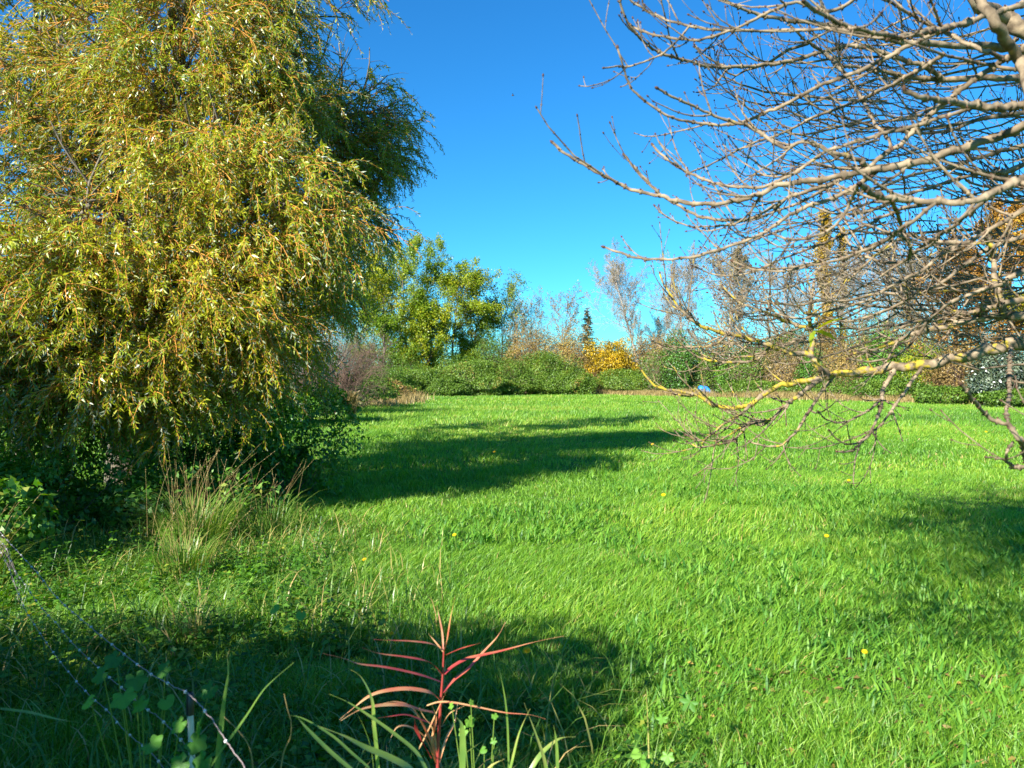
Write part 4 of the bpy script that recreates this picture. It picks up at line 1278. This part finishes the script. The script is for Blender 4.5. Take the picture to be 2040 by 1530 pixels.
for ci, (p3, rr, lich, ntw) in enumerate(curves):
    P, Rr = stem_of(p3, rr, None, max(16, len(p3) * 5))
    P = P + (.3 * Rr * np.sin(np.arange(P.shape[1]) * 1.3 + ci))[..., None] * np.array([.3, .2, 1])
    P = P + rng.normal(size=P.shape) * (Rr * .12)[..., None]
    Rr = Rr * (1 + .09 * rng.normal(size=Rr.shape))
    b = MB()
    bud = b
    lt = np.clip(lich - np.clip((Rr[0] - .010) * 16, 0, .25) + .06 * np.sin(np.arange(Rr.shape[1]) * .5 + ci), 0, 1)[None]
    b.tubes(P, Rr, 9 if rr.max() > .01 else 7, .5, lt)
    add_nodes(b, bud, rng, P, Rr, lich)
    if ntw:
        tp, tr = twigs_on(rng, P, Rr, int(ntw * (1.35 if lich > .3 else .7)) + 1, .22, (.10, .34))
        if len(tp):
            b.tubes(tp, tr, 5, .5, lich * .8)
            add_nodes(b, bud, rng, tp, tr, lich, .045)
            for p_, r_ in grow(rng, tp, tr, [dict(n=2, len=.5, ang=42, t0=.25, up=.10, K=5, r=.7, rmin=.0013, tip=.8, wob=.06)])[1:]:
                b.tubes(p_, r_, 4, .5, lich * .6)
                add_nodes(b, bud, rng, p_, r_, lich, .05)
    b.build('branch', M_ash, ash, True)

# the finer twigs farther inside the crown
tw = MB()
tb = tw
segs, rads = [], []
for k in range(120):
    ty = rng.uniform(20, 690)
    lim = np.interp(ty, [0, 150, 280, 400, 520, 640, 750, 860], [1420, 1400, 1400, 1400, 1420, 1380, 1420, 1480])
    tx = lim + (2040 - lim) * rng.random() ** 1.0
    D = rng.uniform(3.5, 6.2)
    L = rng.uniform(200, 460)
    dy = rng.uniform(-90, 40) if ty < 600 else rng.uniform(-120, 30)
    a0 = px(tx + L, ty + dy + 40, D + rng.uniform(-.4, .4))
    a1 = px(tx + L * .45, ty + 48 + dy * .3, D)
    a2 = px(tx + L * .15, ty + 30, D)
    a3 = px(tx, ty, D)
    P, Rr = stem_of([a0, a1, a2, a3], rng.uniform(.005, .010), .0022, 12)
    segs.append(P)
    rads.append(Rr)
P, Rr = np.concatenate(segs), np.concatenate(rads)
P[:, 1:-1] += rng.normal(size=P[:, 1:-1].shape) * .008
lch = (rng.random(len(P)) ** 3) * .4
tw.tubes(P, Rr, 5, .5, lch)
lv = grow(rng, P, Rr, [dict(n=6, len=.40, ang=42, t0=.2, up=.16, K=7, r=.65, rmin=.0020, tip=.6, wob=.06), dict(n=2, len=.5, ang=42, t0=.25, up=.12, K=4, r=.7, rmin=.0016, tip=.8, wob=.06)])
for p_, r_ in lv[1:]:
    tw.tubes(p_, r_, 4, .5, 0.05)
    tn = unit(p_[:, -1] - p_[:, -2])
    tb.balls(p_[:, -1], .0042, tn, 1.7, .0)
tw.build('fine_twigs', M_ash, ash)
# boughs over the photographer's head; their twigs shade the right of the meadow
ob = MB()
segs, rads = [], []
for k in range(46):
    a0 = AT + [.1, .1, rng.uniform(4.2, 5.6)]
    e = np.array([rng.uniform(-1.3, 1.6), rng.uniform(.2, 2.9), rng.uniform(3.9, 5.4)])
    P, Rr = stem_of([a0, a0 * .6 + e * .4 + [0, 0, .45], a0 * .25 + e * .75 + [0, 0, .3], e], rng.uniform(.022, .045), .006, 12)
    segs.append(P)
    rads.append(Rr)
P, Rr = np.concatenate(segs), np.concatenate(rads)
for i_, (p_, r_) in enumerate(grow(rng, P, Rr, [dict(n=12, len=.30, ang=45, t0=.3, up=.12, K=6, r=.6, rmin=.005, tip=.6), dict(n=6, len=.5, ang=42, t0=.2, up=.1, K=4, r=.7, rmin=.004, tip=.8)])):
    ob.tubes(p_, r_, 5 if i_ == 0 else 4)
ob.build('overhead_boughs', M_ash, ash)
# the one leafy sprig left on it
M_lime = leafmat('lime_leaf', [(0, (.22, .36, .02)), (1, (.46, .46, .03))], .45, .05)
lc = px(1617, 660, 3.1)
for dx, dz, L, tone in ((.10, .045, .095, .9), (.03, .10, .075, .55), (.075, -.035, .085, .6), (-.02, -.06, .07, .35)):
    l_ = MB()
    b0 = lc[None] + np.array([[.0, -.02, .0]])
    dd = np.array([[dx, -.02, dz]])
    P = np.stack([b0 + dd * 0, b0 + dd * .35 + [0, 0, .01], b0 + dd * .75 + [0, 0, .01], b0 + dd * 1.15], 1)
    l_.ribbons(P, np.array([[.006, .036, .032, .003]]), np.array([[-dz, -.3, dx]]), tone)
    l_.build('leaf', M_lime, ash)

# ------------------------------------------------------------------ reeds in the foreground
def blade(mb, pts, D0, D1, w, rnd, flat=(.0, -.35, 1.), K=26, tiny=.12, prof=None):
    a = np.array([px(x, y, D0 + (D1 - D0) * i / (len(pts) - 1)) for i, (x, y) in enumerate(pts)])
    P, _ = stem_of(a, 1, 1, K)
    t = np.linspace(0, 1, K)
    W = np.maximum(np.sin(np.clip(t * 1.0 + .16, 0, 1) * np.pi) ** .6, tiny) * (1 - .25 * t) if prof is None else np.interp(t, np.linspace(0, 1, len(prof)), prof)
    W = W * w / F * (D0 + D1) * .5 * 2
    tan = np.gradient(P[0], axis=0)
    sdv = np.cross(tan.mean(0), np.array(flat))
    sdv = np.cross(tan, np.array(flat)[None])
    sdv = unit(sdv)
    # two halves that meet in a channelled midrib
    nrm = unit(np.cross(sdv, tan))
    c = P[0]
    l, r_ = c + (sdv * .5 + nrm * .12) * W[:, None], c + (-sdv * .5 + nrm * .12) * W[:, None]
    v = np.concatenate([l, c, r_])
    i = np.arange(K - 1)
    q = np.concatenate([np.stack([i, i + 1, K + i + 1, K + i], 1), np.stack([K + i, K + i + 1, 2 * K + i + 1, 2 * K + i], 1)])
    rn = np.clip(rnd[0] + (rnd[1] - rnd[0]) * t + .16 * np.sin(t * 23 + w * 3 + pts[0][0]) * np.sin(t * 9 + pts[0][1]), 0, 1)
    rn = np.concatenate([rn * .85, rn, np.clip(rn + .1, 0, 1)])
    mb.add(v, q, None, rn)


RD = 2.35
reed = thing('red_reed', 'single reed with red and dried tan leaves in the foreground', 'reed', (lat(872, RD), RD, 0))
s_ = MB()
sp = np.array([[lat(872, RD), RD, -.05]] + [px(x, y, RD) for x, y in ((872, 1530), (875, 1453), (879, 1386), (882, 1345), (884, 1298))])
P, Rr = stem_of(sp, .0065, .0025, 24)
s_.tubes(P, Rr, 7, .15)
s_.build('stem', M_redleaf, reed, True)
for pts, D1, w, rn in (
    ([(885, 1298), (891, 1274), (898, 1230), (907, 1186)], 2.3, 2.6, (.45, .7)),
    ([(883, 1295), (881, 1262), (875, 1230), (870, 1206)], 2.4, 2.0, (.6, .8)),
    ([(882, 1295), (859, 1283), (823, 1278), (785, 1276), (744, 1274)], 2.2, 3.2, (.7, .3)),
    ([(880, 1343), (862, 1324), (841, 1315), (800, 1308), (756, 1302), (720, 1290)], 2.15, 4.2, (.1, .6)),
    ([(878, 1359), (844, 1347), (800, 1336), (756, 1328), (715, 1323), (682, 1311), (643, 1302)], 2.1, 4.4, (.05, .8)),
    ([(876, 1395), (856, 1380), (815, 1373), (773, 1376), (738, 1386), (706, 1409), (676, 1434)], 2.15, 6.5, (.45, .95)),
    ([(865, 1420), (838, 1415), (803, 1405), (756, 1406), (715, 1415), (679, 1436)], 2.1, 6.5, (.5, .95)),
    ([(887, 1306), (918, 1293), (957, 1281)], 2.2, 5.0, (.15, .3)),
    ([(885, 1343), (903, 1327), (932, 1312), (971, 1303), (1006, 1295), (1065, 1279), (1123, 1267)], 2.45, 4.2, (.05, .7)),
    ([(882, 1380), (903, 1356), (932, 1333), (962, 1300), (991, 1268), (1007, 1239)], 2.5, 3.6, (.2, .75)),
    ([(850, 1406), (874, 1399), (903, 1400), (947, 1408), (1006, 1420), (1056, 1424), (1088, 1433)], 2.3, 2.8, (.9, .5)),
    ([(873, 1447), (844, 1436), (809, 1424), (779, 1427), (753, 1430)], 2.2, 3.2, (.05, .3)),
    ([(835, 1492), (856, 1450), (876, 1406), (891, 1374)], 2.3, 3.0, (.9, .7)),
    ([(881, 1445), (897, 1421), (926, 1406)], 2.3, 3.4, (.8, .9)),
    ([(858, 1510), (832, 1462), (826, 1433)], 2.2, 5.5, (.05, .1)),
    ([(872, 1500), (860, 1450), (845, 1430), (835, 1410)], 2.25, 5.0, (.8, 1.0)),
    ([(870, 1510), (850, 1460), (822, 1412), (790, 1398), (760, 1402)], 2.25, 3.6, (.6, .95)),
    ([(868, 1520), (846, 1470), (815, 1448), (790, 1450), (775, 1480)], 2.2, 3.8, (.75, 1.0)),
    ([(874, 1520), (890, 1470), (905, 1440), (912, 1400)], 2.4, 3.0, (.7, .9)),
    ([(872, 1525), (862, 1480), (868, 1430), (858, 1400)], 2.3, 4.2, (.55, .85)),
    ([(884, 1300), (868, 1280), (853, 1262)], 2.4, 2.0, (.8, .9)),
):
    l_ = MB()
    blade(l_, pts, RD, D1, w, rn)
    l_.build('leaf', M_redleaf, reed)


def clump(name, label, cat, base, blades, mat, group=None):
    root = thing(name, label, cat, base, group)
    for pts, D0, D1, w, rn in blades:
        l_ = MB()
        blade(l_, pts, D0, D1, w, rn)
        l_.build('leaf', mat, root)
    return root


clump('green_reed', 'green reed with one broad arching leaf at the bottom left of the red reed', 'reed', (lat(800, 2.1), 2.1, 0), [
    ([(840, 1560), (815, 1532), (773, 1509), (726, 1489), (682, 1465), (632, 1446)], 1.9, 1.8, 10, (.3, .75)),
    ([(755, 1560), (750, 1492), (745, 1445), (741, 1395), (720, 1350), (698, 1334)], 2.1, 2.1, 4.2, (.4, .8)),
    ([(860, 1560), (832, 1503), (785, 1462), (732, 1424), (691, 1398), (656, 1383)], 2.0, 2.0, 4.6, (.35, .6)),
    ([(745, 1540), (738, 1489), (723, 1445), (706, 1412)], 2.1, 2.0, 4, (.2, .4)),
    ([(735, 1530), (700, 1500), (660, 1465), (600, 1430), (560, 1425)], 2.0, 2.0, 3.5, (.1, .3)),
    ([(720, 1550), (660, 1500), (610, 1450), (590, 1425)], 1.9, 1.9, 5, (.1, .3)),
], M_reed, 'green reeds in the foreground')
clump('green_reed', 'upright green reed blades right of the red reed', 'reed', (lat(1000, 2.3), 2.3, 0), [
    ([(920, 1570), (922, 1489), (919, 1445), (910, 1430)], 2.1, 2.1, 7, (.2, .7)),
    ([(1014, 1570), (1011, 1445), (1003, 1374), (991, 1327)], 2.4, 2.4, 2.2, (.3, .5)),
    ([(1092, 1570), (1085, 1518), (1067, 1462), (1044, 1400)], 2.2, 2.2, 4.2, (.7, .95)),
    ([(1045, 1560), (1067, 1518), (1088, 1492), (1117, 1471), (1147, 1468)], 2.2, 2.3, 5.5, (.5, .8)),
    ([(1111, 1570), (1109, 1489), (1103, 1445)], 2.2, 2.2, 3.6, (.4, .7)),
    ([(1010, 1560), (1020, 1518), (1035, 1459), (1056, 1412)], 2.2, 2.2, 3, (.5, .8)),
    ([(960, 1570), (975, 1530), (1005, 1512)], 2.1, 2.1, 4, (.9, 1.0)),
], M_reed, 'green reeds in the foreground')
clump('green_reed', 'dark green reed blades in the shade right of the white stake', 'reed', (lat(470, 2.1), 2.1, 0), [
    ([(400, 1560), (440, 1500), (490, 1430), (530, 1370), (585, 1320)], 1.9, 1.8, 9, (.0, .3)),
    ([(430, 1560), (440, 1460), (448, 1390), (460, 1300)], 2.1, 2.1, 7, (.0, .3)),
    ([(440, 1480), (448, 1400), (455, 1340), (450, 1290)], 2.3, 2.3, 3, (.8, 1.)),
    ([(0, 1412), (60, 1420), (110, 1432), (160, 1440)], 1.9, 2.0, 4, (.4, .8)),
], M_reed, 'green reeds in the foreground')
ds = thing('dry_stem', 'thin wavy dead stem left of the green reeds', 'dry stem', (lat(565, 2.0), 2.0, 0))
m_ = MB()
P, Rr = stem_of([px(x, y, 2.0) for x, y in ((555, 1560), (565, 1500), (578, 1470), (580, 1440), (572, 1410), (566, 1382))], .0022, .001, 30)
m_.tubes(P, Rr, 5)
m_.build('stem', M_dry, ds)
m_ = MB()
P, Rr = stem_of([px(x, y, 1.9) for x, y in ((505, 1570), (500, 1500), (480, 1462), (446, 1428))], .002, .001, 24)
m_.tubes(P, Rr, 5)
m_.build('side_stem', M_dry, ds)


# lobed mallow-like leaves on long stalks
def lobed(mb, c, n, up, size, rnd, lobes=5, depth=.35):
    n = unit(np.array(n, dtype=float))
    up = np.array(up, dtype=float)
    up = unit(up - n * (up @ n))
    sd_ = np.cross(up, n)
    th = np.linspace(-2.7, 2.7, 8 * lobes + 1)
    rr = size * (1 - depth * (.5 - .5 * np.cos(th / 2.7 * np.pi * lobes + np.pi * (lobes % 2 == 0)))) * (.78 + .22 * np.cos(th))
    pts = c + np.outer(rr * np.cos(th), up) + np.outer(rr * np.sin(th), sd_) + np.outer(-.12 * rr ** 2 / size + .06 * size * np.cos(th * lobes * 1.16), n)
    v = np.concatenate([[c], pts])
    k = len(th)
    mb.add(v, None, [(0, i + 1, i) for i in range(1, k)], np.r_[rnd, np.full(k, rnd * .9)])


def mallow(label, base, leaves, seed, mat=M_herb):
    rng = np.random.default_rng(seed)
    root = thing('mallow_plant', label, 'mallow plant', base, 'lobed weeds in the foreground')
    st = MB()
    b = np.array(base, dtype=float)
    for (x, y, D, size, rnd, lobes, dep) in leaves:
        c = px(x, y, D)
        lf = MB()
        nrm = np.array([-.2 + .3 * rng.normal(), -.65, .8 + .2 * rng.normal()])
        lobed(lf, c, nrm, [.5 * rng.normal(), .4, -.9], size * .72, rnd, lobes, dep * .75)
        lf.build('leaf', mat, root)
        P, Rr = stem_of([b, b * .5 + c * .5 + [0, 0, .04], c], .003, .0015, 8)
        st.tubes(P, Rr, 5)
    st.build('stem', M_reed, root)


mallow('shaded mallow with broad lobed leaves left of the white stake', (lat(290, 2.4), 2.4, 0), [(245, 1385, 2.1, .065, .55, 5, .3), (180, 1395, 2.0, .04, .8, 3, .2), (283, 1398, 2.1, .05, .3, 5, .3), (330, 1395, 2.2, .045, .5, 3, .2), (205, 1340, 2.3, .06, .1, 5, .3), (230, 1310, 2.4, .06, .05, 5, .3), (330, 1330, 2.4, .06, .05, 5, .3), (300, 1480, 1.9, .05, .3, 5, .3), (395, 1450, 2.0, .05, .15, 5, .3), (360, 1440, 2.0, .045, .45, 5, .3), (270, 1350, 2.3, .06, .05, 5, .3), (386, 1478, 1.97, .055, .1, 5, .3), (405, 1515, 1.9, .06, .05, 5, .3), (362, 1520, 1.9, .055, .2, 5, .3), (420, 1370, 2.5, .06, .0, 5, .3)], 1)
mallow('young vine with a deeply cut leaf in the sunlit grass right of the reeds', (lat(1290, 3.0), 3.0, 0), [(1375, 1398, 3.3, .075, .25, 5, .62), (1285, 1515, 3.0, .06, .6, 5, .45), (1320, 1430, 3.2, .045, .6, 5, .5), (1270, 1500, 2.9, .04, .85, 3, .2), (1330, 1505, 3.0, .05, .7, 5, .4)], 2)
mallow('small vine with toothed leaves climbing beside the red reed', (lat(960, 2.3), 2.3, 0), [(935, 1435, 2.3, .034, .9, 5, .3), (925, 1455, 2.3, .032, .8, 5, .3), (900, 1405, 2.3, .022, .8, 5, .4), (938, 1398, 2.3, .02, .9, 5, .4), (985, 1475, 2.3, .022, .5, 5, .4), (965, 1493, 2.25, .022, .5, 3, .2), (985, 1425, 2.3, .02, .6, 5, .3)], 3)
mallow('dock with two upright pale leaves behind the left corner weeds', (lat(570, 4.3), 4.3, 0), [(545, 1212, 4.3, .06, .8, 1, .1), (600, 1222, 4.3, .055, .7, 1, .1), (575, 1250, 4.3, .05, .5, 1, .1)], 4)

# ------------------------------------------------------------------ the electric net fence
A0, A1 = np.array([-2.95, 4.3, 0]), np.array([-.60, 1.69, 0])


def on_fence(x, y):
    u = (x - CX) / F
    t = (u * A0[1] - A0[0]) / ((A1[0] - A0[0]) - u * (A1[1] - A0[1]))
    return px(x, y, (A0 + (A1 - A0) * t)[1])


fence = thing('net_fence', 'drooping electric net fence with white clips in the left corner', 'fence', (A1[0], A1[1], 0))
M_cord = plain('net_cord', (.24, .19, .19), .6, .3, 200)
M_clip = plain('white_clip', (.55, .55, .56), .4, .03)
rng = np.random.default_rng(9)
rows = []
for k, pl_ in enumerate((
    [(-90, 960), (0, 1060), (71, 1138), (118, 1195), (212, 1275), (294, 1338), (376, 1384), (415, 1425), (455, 1482), (495, 1540), (540, 1610)],
    [(-60, 1005), (0, 1078), (14, 1096), (26, 1131), (45, 1158), (64, 1185), (87, 1216), (113, 1242), (141, 1277), (176, 1312), (198, 1332), (268, 1393), (296, 1415), (324, 1436), (380, 1500), (440, 1600)],
    [(-40, 1050), (0, 1098), (14, 1124), (24, 1148), (40, 1192), (54, 1221), (75, 1255), (108, 1302), (139, 1342), (175, 1382), (220, 1422), (241, 1448), (266, 1471), (296, 1495), (350, 1560)])):
    p = np.array([on_fence(x, y) for x, y in pl_])
    P, Rr = stem_of(p, (.0016, .0012, .0012)[k], (.0016, .0012, .0012)[k], 150)
    P[0] += rng.normal(size=P[0].shape) * .0009
    m_ = MB()
    m_.tubes(P, Rr, 5)
    so = m_.build('strand', M_cord, fence)
    seg = np.r_[0, np.cumsum(np.linalg.norm(np.diff(P[0], axis=0), axis=1))]
    at_ = np.arange(.05, seg[-1], .15) + .0
    cpos = np.stack([np.interp(at_, seg, P[0][:, c]) for c in range(3)], 1)
    rows.append(cpos)
    for q in cpos:
        m_ = MB()
        m_.balls(q[None], .0048, unit(rng.normal(size=(1, 3)) + [0, 0, 1.]), 1.1)
        m_.build('clip', M_clip, so)
for a, b in zip(rows[:-1], rows[1:]):
    n = min(len(a), len(b)) // 2
    a, b = a[:n], b[:n]
    P = np.stack([a, a * .6 + b * .4 + rng.normal(size=a.shape) * .012, a * .3 + b * .7 + rng.normal(size=a.shape) * .012, b], 1)
    m_ = MB()
    m_.tubes(P, np.full((1, 4), .00055), 4)
    m_.build('vertical_cords', M_cord, fence)
pt = px(379, 1388, 2.06)
post = thing('fence_stake', 'thin white plastic stake with a black cap carrying the net', 'fence stake', (pt[0], pt[1], 0))
m_ = MB()
top = np.array([pt[0], pt[1], pt[2]])
ft = top + [.03, 0, -top[2] - .1]
P, Rr = stem_of([ft, (ft + top) / 2, top - [0, 0, .045]], .0085, .0085, 8)
m_.tubes(P, Rr, 12)
m_.build('stake', M_clip, post, True)
m_ = MB()
P = np.stack([top - [0, 0, .05], top - [0, 0, .03], top + [0, 0, .008], top + [0, 0, .014]])[None]
m_.tubes(P, np.array([[.0108, .0108, .0108, .004]]), 12)
m_.build('cap', plain('black_plastic', (.015, .015, .018), .4, .1), post)

# ------------------------------------------------------------------ yellow flowers, fallen leaves, a bird
def flower(label, x, y, zc, size, seed):
    rng = np.random.default_rng(seed)
    D = (CAMH - zc) * F / (y - HZ)
    c = np.array([lat(x, D), D, zc])
    root = thing('yellow_flower', label, 'flower', (c[0], c[1], 0), 'yellow meadow flowers')
    f = MB()
    n = 18
    az = np.arange(n) / n * 6.28
    up = unit(np.array([-.25, -.5, .9]))
    e1 = unit(np.cross(up, [1, .2, 0]))
    e2 = np.cross(up, e1)
    for k, (rr, lift) in enumerate(((1., .15), (.65, .5))):
        d = np.cos(az + k * .17)[:, None] * e1 + np.sin(az + k * .17)[:, None] * e2 + up * lift
        f.leaves(np.repeat(c[None], n, 0), d, up * 1. - d * .1, size * rr, size * .34, rng.random(n) * .5)
    f.build('petals', M_petal, root)
    s = MB()
    P, Rr = stem_of([np.array([c[0] + .02, c[1], 0]), c * [1, 1, .6] + [.01, 0, 0], c - up * .005], .0025, .002, 8)
    s.tubes(P, Rr, 5)
    s.build('stem', M_reed, root)


M_petal = leafmat('yellow_petals', [(0, (.75, .50, .01)), (1, (.85, .62, .02))], .3, .02)
for i, (x, y, z, sz, lab) in enumerate((
    (1050, 1297, .16, .030, 'largest yellow flower, just right of the red reed tips'),
    (1322, 986, .22, .035, 'yellow flower on a tall stalk in the middle of the meadow'),
    (1648, 1068, .16, .028, 'yellow flower in front of the shadow at the right of the meadow'),
    (905, 1066, .15, .026, 'small yellow flower left of the middle of the meadow'),
    (725, 1115, .14, .022, 'small yellow flower near the left weeds'),
    (779, 1263, .12, .018, 'tiny yellow flower left above the red reed'),
    (1692, 957, .16, .030, 'yellow flower in the sunlit grass above the right shadow'),
    (1300, 885, .20, .040, 'yellow flower at the tip of the long willow shadow'),
    (985, 900, .20, .036, 'yellow flower inside the long willow shadow'),
    (1725, 1300, .10, .020, 'yellow flower low in the grass at the bottom right'),
    (1965, 860, .18, .040, 'yellow flower in the bright grass near the right edge'),
)):
    flower(lab, x, y, z, sz, i)
fl = MB()
n = 700
x, y = 0.2 + 3.4 * rng.random(n), 2.7 + 1.9 * rng.random(n)
fl.leaves(np.c_[x, y, gz(x, y) + .02 + .03 * rng.random(n)], np.c_[rng.normal(size=(n, 2)), np.zeros(n)], np.array([0, 0, 1.]) + rng.normal(size=(n, 3)) * .4, .03 + .03 * rng.random(n), .022, rng.random(n))
tag(fl.build('fallen_leaves', M_brownleaf), 'brown fallen leaves lying between the grass blades at the bottom right', 'leaves', None, 'stuff')

bc = px(1022, 190, 38)
bird = thing('bird', 'tiny dark bird high in the clear sky', 'bird', bc)
m_ = MB()
m_.balls(bc[None], .028, np.array([[1, .3, .1]]), 2.6)
m_.build('body', M_bud, bird)
for sg in (1, -1):
    m_ = MB()
    m_.leaves(bc[None] + [[0, 0, .01]], np.array([[-.2, sg * .8, .55]]), np.array([[0, .2, 1.]]), .12, .06, .1)
    m_.build('wing', M_bud, bird)

# ------------------------------------------------------------------ what stands behind the photographer and throws the foreground shade
shrub('hedge_shrub', 'leafy shrub behind the photographer shading the left foreground', 'shrub', (-6.0, 0.0), (3.2, 1.1, 3.9), 30000, .12, M_mound, M_purple, 30, 3, 201, .7, None, stem_r=.02, inner=.15, gaps=.12, low=-.98, amp=.14,
      lobes=[((1.92, 0, 2.45), (1.75, 1.0, 1.38), 1.1), ((-.4, 0, 2.3), (2.2, 1.1, 1.5), .9), ((1.95, .1, 1.1), (1.7, 1.0, 1.2), .9), ((-2.2, 0, 1.6), (1.8, 1.1, 1.6), .7)])
shrub('shade_tree', 'leafy tree left of the photographer shading the ground below the willow', 'tree', (-11.6, 1.9), (2.6, 2.2, 7.0), 26000, .15, M_mound, M_bark, 40, 3, 203, .7, None, stem_r=.05, low=-.98, inner=.15, gaps=.25, amp=.2,
      lobes=[((.2, .2, 5.2), (2.4, 2.2, 1.7), 1.0), ((-1.6, -.6, 4.4), (1.8, 1.8, 1.9), .7), ((1.0, .6, 4.0), (1.6, 1.6, 1.2), .5)])
